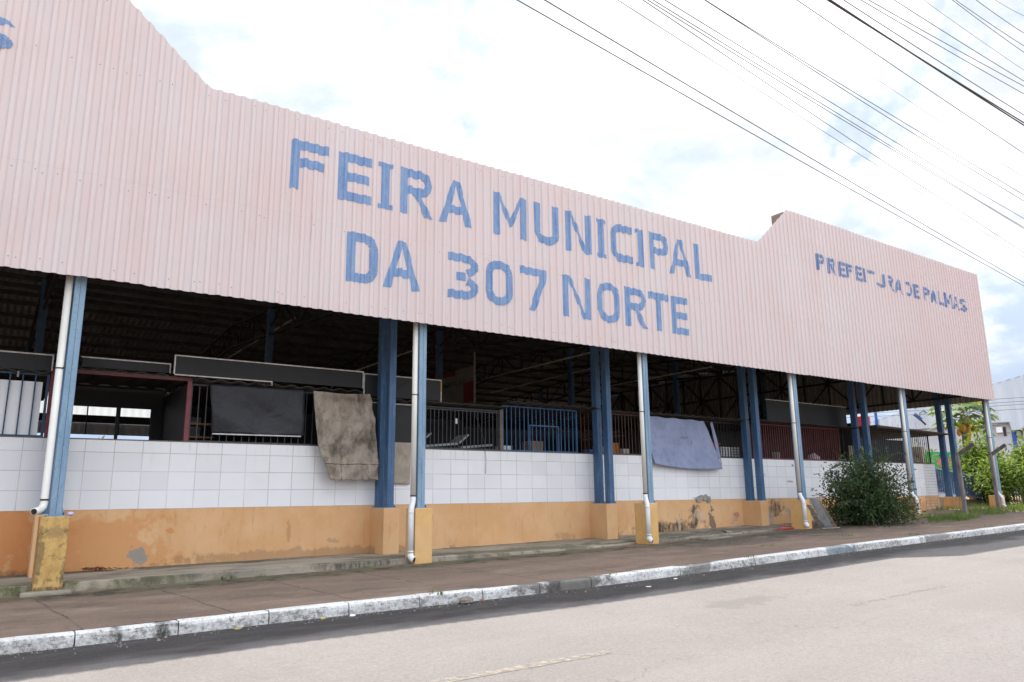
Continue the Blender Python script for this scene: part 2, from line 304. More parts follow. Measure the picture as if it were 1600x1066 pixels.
def asph_extra(t, pos, col):
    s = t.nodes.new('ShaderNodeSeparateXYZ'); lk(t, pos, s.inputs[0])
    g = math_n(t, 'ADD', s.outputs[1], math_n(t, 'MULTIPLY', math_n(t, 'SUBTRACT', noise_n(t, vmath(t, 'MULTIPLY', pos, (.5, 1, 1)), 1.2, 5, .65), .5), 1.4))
    # long tyre-worn streaks
    v = vmath(t, 'MULTIPLY', pos, (.06, 1., 1.))
    col = mixc(t, maprange(t, noise_n(t, v, 1.6, 5, .6), .45, .7, 0., .35), col, (.205, .187, .178))
    gr = noise_n(t, pos, 28., 4, .75)
    col = mixc(t, maprange(t, gr, .45, .7, 0., .5), col, (.25, .232, .222))
    col = mixc(t, maprange(t, noise_n(t, pos, 9., 4, .7), .5, .72, 0., .3), col, (.115, .102, .096))
    # hairline cracks
    vo = t.nodes.new('ShaderNodeTexVoronoi'); vo.feature = 'DISTANCE_TO_EDGE'; vo.inputs['Scale'].default_value = .8
    wv = vmath(t, 'ADD', pos, vmath(t, 'MULTIPLY', (0, 0, 0), (0, 0, 0))) if False else pos
    nz = t.nodes.new('ShaderNodeTexNoise'); nz.inputs['Scale'].default_value = 1.7; nz.inputs['Detail'].default_value = 5; lk(t, pos, nz.inputs['Vector'])
    lk(t, vmath(t, 'ADD', pos, vmath(t, 'MULTIPLY', nz.outputs['Color'], (1.1, 1.1, 0))), vo.inputs['Vector'])
    cr = math_n(t, 'MULTIPLY', maprange(t, vo.outputs[0], .0, .012, 1., 0.), maprange(t, noise_n(t, pos, .33, 4), .52, .64))
    col = mixc(t, math_n(t, 'MULTIPLY', cr, .6), col, (.11, .09, .08))
    # damp gutter, widened to paint the fascia's shadow darker on the road
    damp_shade = mixc(t, maprange(t, noise_n(t, vmath(t, 'MULTIPLY', pos, (.5, 1.6, 1)), 2.4, 5, .7), .4, .66), (.034, .030, .030), (.062, .055, .053))
    col = mixc(t, maprange(t, g, -5.1, -4.5, 0., .95), col, damp_shade)
    return col
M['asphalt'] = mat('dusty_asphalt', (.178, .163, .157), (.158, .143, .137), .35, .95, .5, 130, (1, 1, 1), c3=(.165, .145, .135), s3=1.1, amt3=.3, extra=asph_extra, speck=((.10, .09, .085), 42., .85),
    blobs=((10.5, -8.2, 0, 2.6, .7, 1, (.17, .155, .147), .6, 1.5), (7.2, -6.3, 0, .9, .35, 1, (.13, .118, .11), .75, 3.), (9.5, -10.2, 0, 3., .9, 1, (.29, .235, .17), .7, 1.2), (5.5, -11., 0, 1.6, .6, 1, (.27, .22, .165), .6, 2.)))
M['marking'] = mat('worn_yellow_marking', (.29, .245, .185), (.25, .218, .175), 3., .9, .3, 80, c3=(.175, .16, .152), s3=11., amt3=.95, lohi3=(.42, .56))
M['marking_faint'] = mat('faded_yellow_marking', (.215, .19, .168), (.20, .18, .165), 3., .9, .3, 80, c3=(.195, .176, .165), s3=6., amt3=.95)
M['dirt'] = mat('reddish_dirt', (.30, .20, .13), (.20, .14, .09), .5, .95, .4, 12, c3=(.07, .10, .03), s3=.8, amt3=.7)
M['rock'] = mat('grey_stone', (.26, .22, .19), (.18, .15, .13), 20., .9, .5, 30)
def barm(n, c, c2=None): return mat(n, c, c2 or tuple(x * .7 for x in c), 6., .5, stretch=(1, 1, .4))
M['bargrey'] = barm('grey_grille_paint', (.05, .056, .066)); M['barblue'] = barm('blue_grille_paint', (.035, .11, .24)); M['barnavy'] = barm('dark_blue_grille_paint', (.03, .075, .14))
M['barrust'] = barm('rusty_brown_grille_paint', (.10, .045, .03)); M['barred'] = barm('dark_red_grille_paint', (.15, .028, .028)); M['barblack'] = barm('black_grille_paint', (.018, .015, .015))
M['redframe'] = mat('red_frame_paint', (.21, .04, .055), (.15, .03, .04), 5., .5)
M['redlow'] = mat('red_beam_paint', (.10, .018, .016), (.06, .012, .011), 5., .5)
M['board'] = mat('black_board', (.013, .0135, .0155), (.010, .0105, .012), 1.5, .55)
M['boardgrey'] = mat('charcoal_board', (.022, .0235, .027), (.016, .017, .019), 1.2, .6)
M['trim'] = mat('white_board_trim', (.62, .60, .56), (.45, .42, .38), 8., .6)
M['yellowtrim'] = mat('yellow_board_trim', (.55, .40, .10), (.45, .32, .10), 8., .6)
M['canopy'] = mat('old_fibre_canopy', (.075, .065, .058), (.045, .04, .036), 3., .85, c3=(.06, .05, .045), s3=6., amt3=.7)
M['tarpblack'] = mat('black_roller_tarp', (.030, .032, .040), (.022, .024, .030), 2., .5, .8, 1.6, bstretch=(1.4, 1, 1.2), bdist=.06)
M['tarpblue'] = mat('lilac_blue_tarp', (.285, .33, .49), (.24, .285, .43), 1.6, .6, .8, 2.2, bstretch=(1.6, 1, .9), bdist=.06, c3=(.15, .17, .33), s3=5., amt3=.4, blobs=((15.3, 1.9, 2.95, .22, .3, .06, (.12, .13, .2), .6, 14.), (14.85, 1.9, 2.35, .03, .3, .03, (.05, .05, .08), .9, 3.), (15.6, 1.9, 2.82, .02, .3, .05, (.05, .05, .08), .9, 3.)))
def tarp_extra(t, pos, col):
    s = t.nodes.new('ShaderNodeSeparateXYZ'); lk(t, pos, s.inputs[0])
    wob = math_n(t, 'MULTIPLY', math_n(t, 'SUBTRACT', noise_n(t, pos, 3., 3), .5), .05)
    for ax, c, h in ((2, 2.06, .012), (0, 5.13, .010)):
        e = math_n(t, 'ABSOLUTE', math_n(t, 'ADD', math_n(t, 'SUBTRACT', s.outputs[ax], c), wob)); k = maprange(t, e, h * .4, h, .85, 0.)
        if ax == 0: k = math_n(t, 'MULTIPLY', k, maprange(t, s.outputs[2], 2.04, 2.07, 1., 0.))
        col = mixc(t, k, col, (.05, .036, .026))
    v = vmath(t, 'MULTIPLY', vmath(t, 'ADD', pos, (0, 0, 0)), (3.2, 1., .9))
    col = mixc(t, maprange(t, noise_n(t, v, 2.2, 6, .65, .8), .5, .7, 0., .8), col, (.43, .38, .32))
    return col
M['tarpbrown'] = mat('dirty_brown_tarp', (.42, .36, .295), (.31, .26, .21), 2.2, .85, .9, 3.2, stretch=(1, 1, .7), bstretch=(2.2, 1, .8), bdist=.09, c3=(.055, .04, .028), s3=2.1, amt3=.58, lohi=(.36, .64), lohi3=(.47, .66), speck=((.10, .075, .055), 12., .5), extra=tarp_extra,
    blobs=((5.05, 1.9, 2.35, .28, .5, .22, (.05, .037, .028), .8, 5.), (5.75, 1.9, 2.6, .1, .5, .6, (.055, .04, .03), .75, 5.), (5.2, 1.9, 3.4, .6, .5, .1, (.12, .07, .045), .7, 6.)))
M['tarpbeige'] = mat('dusty_beige_tarp', (.44, .38, .31), (.36, .31, .25), 3., .85, .8, 4., bstretch=(1.4, 1, .8), bdist=.05, c3=(.25, .2, .16), s3=4., amt3=.5)
M['white'] = mat('white_panel', (.84, .85, .88), (.78, .80, .84), 1.5, .6)
M['whiteplastic'] = mat('white_plastic', (.72, .73, .74), (.60, .60, .60), 4., .4)
M['redplastic'] = mat('red_plastic', (.55, .05, .055), (.42, .035, .04), 4., .4)
M['wood'] = mat('old_grey_wood', (.26, .235, .21), (.17, .15, .13), 14., .85, .3, 30, stretch=(.3, 1, 6), c3=(.42, .40, .37), s3=5., amt3=.6)
M['woodbrown'] = mat('brown_wood', (.24, .12, .06), (.17, .08, .04), 8., .7, stretch=(1, 8, 8))
M['woodpale'] = mat('pale_plank', (.44, .36, .27), (.33, .26, .19), 8., .8, stretch=(1, 1, 6), c3=(.2, .17, .13), s3=4., amt3=.5)
M['mossplank'] = mat('mossy_plank', (.22, .19, .06), (.14, .13, .05), 5., .9)
M['cable'] = mat('black_cable', (.11, .115, .13), rough=.6)
M['cableblack'] = mat('thick_black_cable', (.07, .073, .085), rough=.6)
M['cablegrey'] = mat('grey_cable', (.16, .17, .19), rough=.6)
M['post'] = mat('weathered_concrete_post', (.22, .20, .195), (.15, .135, .13), 4., .95, .4, 40, c3=(.10, .085, .08), s3=3., amt3=.8, stretch=(1, 1, .5))
M['postdark'] = mat('blackened_concrete_arm', (.11, .09, .085), (.06, .052, .05), 6., .95, .4, 40)
M['railblue'] = mat('blue_railing_paint', (.05, .10, .26), (.035, .07, .19), 4., .5, c3=(.12, .19, .36), s3=9., amt3=.5)
M['white_sheet'] = mat('white_metal_cladding', (.56, .61, .69), (.50, .555, .64), 2., .5, stretch=(1, 1, .1))
M['plaster'] = mat('pale_plaster', (.50, .51, .56), (.45, .455, .50), 1., .85)
M['pilaster'] = mat('blue_pilaster_paint', (.03, .085, .36), (.025, .07, .29), 2., .6)
M['glassdark'] = mat('dark_window', (.03, .032, .036), rough=.2)
M['green'] = mat('green_banner', (.04, .36, .17), (.035, .30, .15), 2., .6)
M['ink'] = mat('dark_banner_ink', (.03, .08, .05)); M['pinkfood'] = mat('pinkish_banner_print', (.50, .24, .20), (.36, .14, .12), 9., .7)
M['tin'] = mat('grey_tin', (.40, .41, .43), (.30, .31, .32), 6., .5)
M['navy'] = mat('navy_paint', (.035, .07, .22))
M['purplecloth'] = mat('purple_blue_tarp', (.13, .13, .36), (.09, .09, .28), 3., .7, .3, 15)
M['floor'] = mat('hall_floor', (.07, .06, .055), (.05, .045, .04), 1., .8)
M['backwhite'] = None
m = bpy.data.materials.new('translucent_sheet'); m.use_nodes = True; t = m.node_tree; b = t.nodes['Principled BSDF']
b.inputs['Base Color'].default_value = (.72, .76, .80, 1); b.inputs['Roughness'].default_value = .6
tr = t.nodes.new('ShaderNodeBsdfTranslucent'); tr.inputs[0].default_value = (.75, .80, .86, 1)
mx = t.nodes.new('ShaderNodeMixShader'); mx.inputs[0].default_value = .5
lk(t, b.outputs[0], mx.inputs[1]); lk(t, tr.outputs[0], mx.inputs[2]); lk(t, mx.outputs[0], t.nodes['Material Output'].inputs[0]); M['backwhite'] = m
def leafmat(name, c1, c2, trans=.4, rough=.55):
    m = bpy.data.materials.new(name); m.use_nodes = True; t = m.node_tree; b = t.nodes['Principled BSDF']
    g = t.nodes.new('ShaderNodeNewGeometry'); pos = g.outputs['Position']
    f = maprange(t, noise_n(t, pos, 3., 4, .6), .35, .65)
    col = mixc(t, f, c1, c2)
    col = mixc(t, math_n(t, 'MULTIPLY', g.outputs['Random Per Island'], .55), col, tuple(min(1, x * 1.5 + .01) for x in c2))
    lk(t, col, b.inputs['Base Color']); b.inputs['Roughness'].default_value = rough; b.inputs['Specular IOR Level'].default_value = .35
    tr = t.nodes.new('ShaderNodeBsdfTranslucent'); lk(t, mixc(t, .5, col, (.25, .32, .03)), tr.inputs[0])
    mx = t.nodes.new('ShaderNodeMixShader'); mx.inputs[0].default_value = trans
    lk(t, b.outputs[0], mx.inputs[1]); lk(t, tr.outputs[0], mx.inputs[2]); lk(t, mx.outputs[0], t.nodes['Material Output'].inputs[0]); return m
M['leaf_dark'] = leafmat('dark_bush_leaf', (.022, .045, .018), (.042, .078, .028), .18, .45)
M['leaf_lime'] = leafmat('lime_shrub_leaf', (.085, .15, .025), (.14, .21, .04), .45)
M['leaf_papaya'] = leafmat('papaya_leaf', (.055, .11, .03), (.10, .16, .04), .45)
M['leaf_yellow'] = leafmat('yellowing_papaya_leaf', (.22, .20, .03), (.30, .26, .05), .45)
M['grass'] = leafmat('grass_blade', (.08, .13, .025), (.12, .18, .04), .35)
M['bark'] = mat('grey_bark', (.30, .24, .19), (.20, .16, .12), 12., .9, .4, 30)
M['twig'] = mat('brown_twig', (.10, .08, .05), (.07, .055, .035), 12., .9)
M['fruit'] = mat('orange_papaya_fruit', (.62, .30, .03), (.45, .36, .04), 6., .5)

# ------------------------------------------------------------------ setting: ground, road, pavement, kerb
XL = [-300, -120, -60, -30, -20, -14] + [(-10 + i * 1.0) for i in range(0, 46)] + [40, 50, 60, 75, 90, 140, 300]
def sheet(name, ys, zf, m, kind='structure'):
    b = MB(); nx = len(XL)
    for y in ys:
        for x in XL: b.v.append((x, y, zf(x, y)))
    for j in range(len(ys) - 1):
        for i in range(nx - 1): b.f.append((j * nx + i, j * nx + i + 1, (j + 1) * nx + i + 1, (j + 1) * nx + i))
    return tag(b.build(name, m), kind=kind)
def zground(x, y):
    if y <= -3.6: return zr(x) - .06
    if y <= 0: return zpav(x, y) - .05
    return zs(x) - .03
sheet('ground', [-400, -150, -60, -25, -11.5, -3.61, -3.49, 0, 2, 6, 15, 30, 60, 120, 400], zground, M['dirt'])
def zroad(x, y): return zr(x) + .03 * (1 - ((y + 7.2) / 3.6) ** 2) if y > -10.8 else zr(x)
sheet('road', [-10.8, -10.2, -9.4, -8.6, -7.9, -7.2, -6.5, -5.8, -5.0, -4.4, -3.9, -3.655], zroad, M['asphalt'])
sheet('verge', [-40, -20, -13, -11.4, -10.79], lambda x, y: zr(x) - .012, M['dirt'])
sheet('pavement', [-3.49, -3., -2.4, -1.8, -1.2, -.6, 0, .8, 1.6, 2.02], lambda x, y: zpav(x, y) + .012 * noise.noise((x * .7, y * .9, 2.)), M['pavement'])
k = MB(); x = -40.
while x < 75:
    L = .98; j1 = R.uniform(-.008, .008); j2 = R.uniform(-.006, .006)
    x1 = x + L - .014
    prof = [(-3.655, -.2), (-3.648, -.045), (-3.64, -.018), (-3.622, -.002), (-3.60, 0), (-3.49, 0), (-3.49, -.2)]
    n = len(prof)
    vs = [(xx, yy + j2 + R.uniform(-.002, .002), zk(xx) + zz + j1 * (zz > -.1) + R.uniform(-.003, .003)) for xx in (x, (x + x1) / 2, x1) for yy, zz in prof]
    fs = [(s_ * n + i, (s_ + 1) * n + i, (s_ + 1) * n + i + 1, s_ * n + i + 1) for s_ in (0, 1) for i in range(n - 1)]
    fs += [tuple(range(n)), tuple(2 * n + i for i in range(n - 1, -1, -1))]
    k.add(vs, [f[::-1] for f in fs]); x += L
tag(k.build('kerb', M['kerb']), kind='structure')
for k_ in ('marking', 'marking_faint'):
    t = M[k_].node_tree; bs = t.nodes['Principled BSDF']; pos = t.nodes.new('ShaderNodeNewGeometry').outputs['Position']
    tr = t.nodes.new('ShaderNodeBsdfTransparent'); mx = t.nodes.new('ShaderNodeMixShader')
    f = maprange(t, noise_n(t, pos, 14., 6, .75), .40, .58, *((.05, .45) if k_ == 'marking' else (.55, 1.)))
    lk(t, f, mx.inputs[0]); lk(t, bs.outputs[0], mx.inputs[1]); lk(t, tr.outputs[0], mx.inputs[2]); lk(t, mx.outputs[0], t.nodes['Material Output'].inputs[0])
def dash(x0, x1, y, w_, m):
    b = MB(); n = 10
    for i in range(n + 1):
        xx = lerp(x0, x1, i / n)
        for yy in (y - w_ / 2, y + w_ / 2): b.v.append((xx, yy + R.uniform(-.012, .012), zroad(xx, yy) + .003))
    b.f = [(2 * i, 2 * i + 2, 2 * i + 3, 2 * i + 1) for i in range(n)]
    tag(b.build('lane_marking', m), kind='structure')
dash(1.2, 4.0, -7.42, .12, M['marking']); dash(7.9, 10.2, -7.36, .12, M['marking_faint']); dash(14.2, 17., -7.3, .12, M['marking_faint']); dash(-6.8, -4., -7.22, .12, M['marking'])

# ------------------------------------------------------------------ market hall
hall = empty('market_hall', (9.1, 2, 0), 'long open market hall with faded pink corrugated fascia, blue steel columns and white tiled wall', 'building')
# corrugated sheet
PITCH = .1955; PROF = [(0, -.001), (.06, 0), (.44, 0), (.50, -.005), (.575, -.031), (.64, -.036), (.84, -.036), (.93, -.020)]
FY = -.13
def corr_breaks(x0, x1):
    xs = [x0]; k = math.floor(x0 / PITCH)
    while k * PITCH < x1:
        for u, _ in PROF:
            xx = (k + u) * PITCH
            if x0 + 1e-4 < xx < x1 - 1e-4: xs.append(xx)
        k += 1
    return xs + [x1]
def corr_y(x):
    u = (x / PITCH) % 1.
    pts = PROF + [(1., PROF[0][1])]
    for i in range(len(pts) - 1):
        if u <= pts[i + 1][0]: return lerp(pts[i][1], pts[i + 1][1], (u - pts[i][0]) / (pts[i + 1][0] - pts[i][0]))
    return 0.
def warp(x, z): return .012 * noise.noise((x * .45, z * .5, 3.)) + .004 * noise.noise((x * 2.1, z * .9, 8.))
ZB = 4.715; ZV = 8.40; ZP = 9.70
def ztop(x): return interp(x, (-12, .18, 1.72, 16.6, 18.1, 30.2), (ZP, ZP, ZV, ZV + .01, ZP + .01, 9.64))
XA, XB = -11.9, 30.16
def corr_sheet(xa, xb, rows, zb, zt, flip=False):
    b = MB(); xs = sorted(set(corr_breaks(xa, xb) + [.18, 1.72, 16.6, 18.1])); n = rows + 1
    xs = [x for x in xs if xa <= x <= xb]
    for x in xs:
        jb = .008 * noise.cell((math.floor(x / 1.02), 3, 1))
        for j in range(n):
            z = lerp(zb(x) + jb, zt(x) + jb, j / rows); b.v.append((x, FY + corr_y(x) + warp(x, z), z))
    for i in range(len(xs) - 1):
        for j in range(rows): b.f.append((i * n + j, (i + 1) * n + j, (i + 1) * n + j + 1, i * n + j + 1))
    return b
fas = corr_sheet(XA, XB, 6, lambda x: ZB, ztop).build('front_fascia', M['pink'], hall)
# screws
sc = MB()
for zr_, amp in ((4.89, .02), (6.25, .02), (8.25, .02), (9.45, .02)):
    kx = math.floor(XA / PITCH)
    while kx * PITCH < XB - .2:
        if R.random() < .55:
            x = (kx + R.choice((.22, .74))) * PITCH; z = zr_ + R.uniform(-.025, .025)
            if x > XA + .1 and z < ztop(x) - .08:
                y = FY + corr_y(x) + warp(x, z) - .003; r = .007
                sc.add([(x - r, y, z - r), (x + r, y, z - r), (x + r, y, z + r), (x - r, y, z + r), (x, y - .006, z)], [(0, 1, 4), (1, 2, 4), (2, 3, 4), (3, 0, 4)])
        kx += 1
tag(sc.build('screw', M['screw'], fas), kind='stuff')
# --- painted lettering: strokes are convex polygons in a unit box, laid on the corrugated sheet
def rect(x0, z0, x1, z1): return [(x0, z0), (x1, z0), (x1, z1), (x0, z1)]
def arc(cx, cz, rx, rz, tx, tz, a0, a1, n=6):
    out = []
    for i in range(n):
        a = rad(lerp(a0, a1, i / n)); b = rad(lerp(a0, a1, (i + 1) / n))
        out.append([(cx + rx * math.cos(a), cz + rz * math.sin(a)), (cx + rx * math.cos(b), cz + rz * math.sin(b)), (cx + (rx - tx) * math.cos(b), cz + (rz - tz) * math.sin(b)), (cx + (rx - tx) * math.cos(a), cz + (rz - tz) * math.sin(a))])
    return out
def glyph(c, s, h):   # s: stem width / letter width, h: bar thickness / letter height
    if c == 'F': return [rect(0, 0, s, 1), rect(s, 1 - h, 1, 1), rect(s, .56 - h / 2, .88, .56 + h / 2)]
    if c == 'E': return [rect(0, 0, s, 1), rect(s, 1 - h, 1, 1), rect(s, .5 - h / 2, .93, .5 + h / 2), rect(s, 0, 1, h)]
    if c == 'I': return [rect(.2, 0, .8, 1), rect(0, .9, .2, 1), rect(.8, .9, 1, 1), rect(0, 0, .2, .1), rect(.8, 0, 1, .1)]
    if c == 'J': return [rect(.2, 0, .9, 1), rect(0, .9, .2, 1), rect(0, 0, .2, .1)]
    if c == 'L': return [rect(0, 0, s, 1), rect(s, 0, 1, h)]
    if c == 'T': return [rect(0, 1 - h, 1, 1), rect(.5 - s / 2, 0, .5 + s / 2, 1 - h)]
    if c == 'P': return [rect(0, 0, s, 1), rect(s, 1 - h, .66, 1), rect(s, .42, .66, .42 + h)] + arc(.66, .71, .34, .29, s, h, -90, 90)
    if c == 'R': return [rect(0, 0, s, 1), rect(s, 1 - h, .66, 1), rect(s, .44, .62, .44 + h)] + arc(.64, .72, .34, .28, s, h, -90, 90) + [[(.42, .44), (.42 + s * .9, .44), (1, 0), (1 - s * 1.05, 0)]]
    if c == 'D': return [rect(0, 0, s, 1), rect(s, 1 - h, .55, 1), rect(s, 0, .55, h)] + arc(.55, .68, .45, .32, s, h, 0, 90) + arc(.55, .32, .45, .32, s, h, -90, 0) + [rect(1 - s, .32, 1, .68)]
    if c == 'A': return [[(0, 0), (s, 0), (.5 + s * .15, 1), (.5 - s * .5, 1)], [(1 - s, 0), (1, 0), (.5 + s * .5, 1), (.5 - s * .15, 1)], rect(.27, .25, .73, .25 + h)]
    if c == 'M': return [rect(0, 0, s, 1), rect(1 - s, 0, 1, 1), [(s * .5, 1), (s, 1), (.57, .36), (.5, .24), (.44, .3)], [(1 - s, 1), (1 - s * .5, 1), (.58, .3), (.5, .24), (.46, .36)]]
    if c == 'U': return [rect(0, .28, s, 1), rect(1 - s, .28, 1, 1)] + arc(.5, .28, .5, .28, s, h * 1.1, 180, 360, 8)
    if c == 'N': return [rect(0, 0, s, 1), rect(1 - s, 0, 1, 1), [(s * .6, 1), (s * 1.2, 1), (1 - s * .6, 0), (1 - s * 1.3, 0)]]
    if c == 'C': return [rect(0, .28, s, .72)] + arc(.5, .72, .5, .28, s, h * 1.1, 90, 180) + arc(.5, .28, .5, .28, s, h * 1.1, 180, 270) + [rect(.5, 1 - h * 1.1, 1, 1 - .02), rect(.5, .02, 1, h * 1.1)]
    if c in 'O0': return [rect(0, .3, s, .7), rect(1 - s, .3, 1, .7)] + arc(.5, .7, .5, .3, s, h, 0, 180, 8) + arc(.5, .3, .5, .3, s, h, 180, 360, 8)
    if c == '3': return [rect(.03, 1 - h, .5, 1), rect(.03, 0, .5, h), rect(.3, .5 - h / 2, .6, .5 + h / 2)] + arc(.5, .74, .5, .26, s, h, -68, 90) + arc(.5, .26, .5, .26, s, h, -90, 68)
    if c == '7': return [rect(0, 1 - h, 1, 1), [(1 - s * 1.15, 1 - h), (1, 1 - h), (.30 + s, 0), (.30, 0)]]
    if c == 'S': return arc(.5, .74, .48, .26, s, h, 10, 270, 9) + arc(.5, .26, .48, .26, s, h, -170, 90, 9)
    return []
def clip(poly, x0, x1):
    def half(p, keep, xc):
        o = []
        for i in range(len(p)):
            a, b_ = p[i], p[(i + 1) % len(p)]; ia, ib = keep(a[0]), keep(b_[0])
            if ia: o.append(a)
            if ia != ib and abs(b_[0] - a[0]) > 1e-9: tt = (xc - a[0]) / (b_[0] - a[0]); o.append((xc, lerp(a[1], b_[1], tt)))
        return o
    p = half(poly, lambda v: v >= x0, x0)
    return half(p, lambda v: v <= x1, x1) if len(p) > 2 else []
def area(p): return sum(p[i][0] * p[(i + 1) % len(p)][1] - p[(i + 1) % len(p)][0] * p[i][1] for i in range(len(p))) / 2
def paint(c, x0, x1, z0, z1, s, h, m, worn=0., skew=0., drop=()):
    b = MB()
    for k, pol in enumerate(glyph(c, s, h)):
        if k in drop: continue
        pts = [(lerp(x0, x1, p[0]) + skew * p[1] + .012 * noise.noise((p[0] * 5, p[1] * 5, x0)), lerp(z0, z1, p[1]) + .014 * noise.noise((p[0] * 4, p[1] * 3, x0 + 9))) for p in pol]
        if area(pts) < 0: pts = pts[::-1]
        a, e = min(p[0] for p in pts), max(p[0] for p in pts); xs = corr_breaks(a, e)
        for i in range(len(xs) - 1):
            um = ((xs[i] + xs[i + 1]) / 2 / PITCH) % 1.
            if worn and (um > .86 or um < .06 or .40 < um < .52) and R.random() < worn: continue
            q = clip(pts, xs[i] + (0 if worn else 0), xs[i + 1])
            if len(q) < 3 or area(q) < 2e-6: continue
            jz = R.uniform(-.012, .012) if len(q) == 4 else 0
            b.add([(p[0], FY + corr_y(p[0]) + warp(p[0], p[1]) - .0035 - .0005 * k, p[1] + (jz if (p[1] > (z0 + z1) / 2 - 9) else 0)) for p in q], [tuple(range(len(q)))])
    if b.f: b.build('painted_letter', m, fas)
S1 = .17   # stem width in metres
for c, a, e in (('F', 3.19, 3.90), ('E', 4.10, 4.78), ('I', 4.92, 5.22), ('R', 5.39, 6.12), ('A', 6.27, 7.06), ('M', 7.58, 8.48), ('U', 8.69, 9.37), ('N', 9.55, 10.33), ('I', 10.50, 10.82), ('C', 10.98, 11.65), ('J', 11.79, 12.06), ('P', 12.24, 12.94), ('A', 12.94, 13.74), ('L', 13.89, 14.54)):
    paint(c, a, e, 6.885, 7.85, (S1 if c != 'P' else .17) / (e - a), .185, M['letter'])
for c, a, e in (('D', 4.32, 4.95), ('A', 5.06, 5.85), ('3', 6.47, 7.20), ('0', 7.38, 8.08), ('7', 8.28, 9.01), ('N', 9.45, 10.26), ('O', 10.46, 11.17), ('R', 11.33, 12.05), ('T', 12.14, 12.82), ('E', 12.93, 13.53)):
    paint(c, a, e, 5.32, 6.29, S1 / (e - a), .18, M['letter'])
for c, a, e, z0, z1, dr in (('P', 19.40, 19.83, 8.06, 8.58, ()), ('R', 19.95, 20.41, 8.04, 8.55, ()), ('E', 20.53, 20.98, 8.04, 8.53, ()), ('F', 21.0, 21.39, 8.06, 8.52, ()), ('E', 21.48, 21.88, 8.05, 8.54, ()), ('I', 21.92, 22.13, 8.06, 8.53, (1, 3)), ('T', 22.2, 22.62, 8.06, 8.52, (1,)), ('U', 22.7, 23.24, 8.03, 8.51, (0,)), ('R', 23.32, 23.78, 8.02, 8.54, (0,)), ('A', 23.8, 24.35, 7.98, 8.49, ()), ('D', 24.42, 24.94, 7.99, 8.49, (0,)), ('E', 25.06, 25.48, 7.98, 8.49, ()), ('P', 25.72, 26.16, 7.99, 8.48, ()), ('A', 26.18, 26.66, 7.98, 8.45, ()), ('L', 26.74, 27.12, 7.97, 8.49, ()), ('M', 27.2, 27.82, 7.94, 8.49, ()), ('A', 27.83, 28.28, 7.96, 8.45, ()), ('S', 28.34, 28.88, 7.95, 8.46, ())):
    paint(c, a, e, z0, z1, .135 / (e - a), .22, M['letter_worn'], worn=.8, drop=dr)
paint('S', -1.80, -1.10, 8.03, 8.60, .26, .24, M['letter'])
# backs, returns and flashing of the fascia
rb = MB()
for z in (4.95, 6.25, 8.22): rb.box(XA + .1, XB - .1, FY + .03, FY + .09, z - .04, z + .04)
rb.box(.2, -11.8, FY + .03, FY + .09, 9.45, 9.52); rb.box(18.2, 30.05, FY + .03, FY + .09, 9.42, 9.5)
rb.build('fascia_rail', M['steel'], hall)
rt = MB(); rt.box(18.06, 18.36, -.06, .36, 9.2, 9.66); rt.build('fascia_return', mat('rusty_brown_sheet', (.24, .17, .13), (.17, .12, .10), 9., .8), hall)
rt = MB(); rt.tube([(18.3, .2, 9.6), (18.3, .2, 10.0), (18.29, .2, 10.35)], .006, 5); rt.build('lightning_rod', M['tin'], hall)
# side fascias (seen from the inside at the right end), same profile running along Y
def side_sheet(X, zb, name):
    b = MB(); xs = corr_breaks(-.1, 30.)
    for y in xs:
        zt = interp(y, (-.1, 0.4, .5, 15, 29.6, 30), (9.6, 9.6, 7.9, 8.4, 7.9, 7.9))
        for j in range(3): b.v.append((X - corr_y(y) * 2., y, lerp(zb, zt, j / 2)))
    for i in range(len(xs) - 1):
        for j in range(2): b.f.append((i * 3 + j, (i + 1) * 3 + j, (i + 1) * 3 + j + 1, i * 3 + j + 1))
    return b.build(name, M['inner'], hall)
side_sheet(XB - .02, 4.74, 'side_fascia'); side_sheet(XA + .02, 4.74, 'side_fascia')
# roof: two shallow slopes along Y, purlins and lattice trusses below
def zroof(y): return interp(y, (-.05, 15, 30.1), (6.55, 7.75, 6.55))
def roof_sheet():
    b = MB(); xs = [XA + .06]
    while xs[-1] < XB - .03: xs.append(xs[-1] + .1)
    ys = (-.06, 5, 10, 15, 20, 25, 30.1)
    for y in ys:
        for i, x in enumerate(xs): b.v.append((x, y, zroof(y) + .10 + (.011 if i % 2 else -.011)))
    n = len(xs)
    for j in range(len(ys) - 1):
        for i in range(n - 1): b.f.append((j * n + i, j * n + i + 1, (j + 1) * n + i + 1, (j + 1) * n + i))
    return b.build('roof', M['roofsheet'], hall)
roof = roof_sheet()
pu = MB(); y = .5
while y < 30:
    pu.box(XA + .15, XB - .15, y - .03, y + .03, zroof(y) - .07, zroof(y) + .07); y += 1.5
pu.build('purlin', mat('dusty_purlin', (.07, .068, .066), (.05, .048, .048), 4., .7), roof)
COLX = [-12 + 6 * i for i in range(2)] + [0, 6, 12, 18, 24, 30]
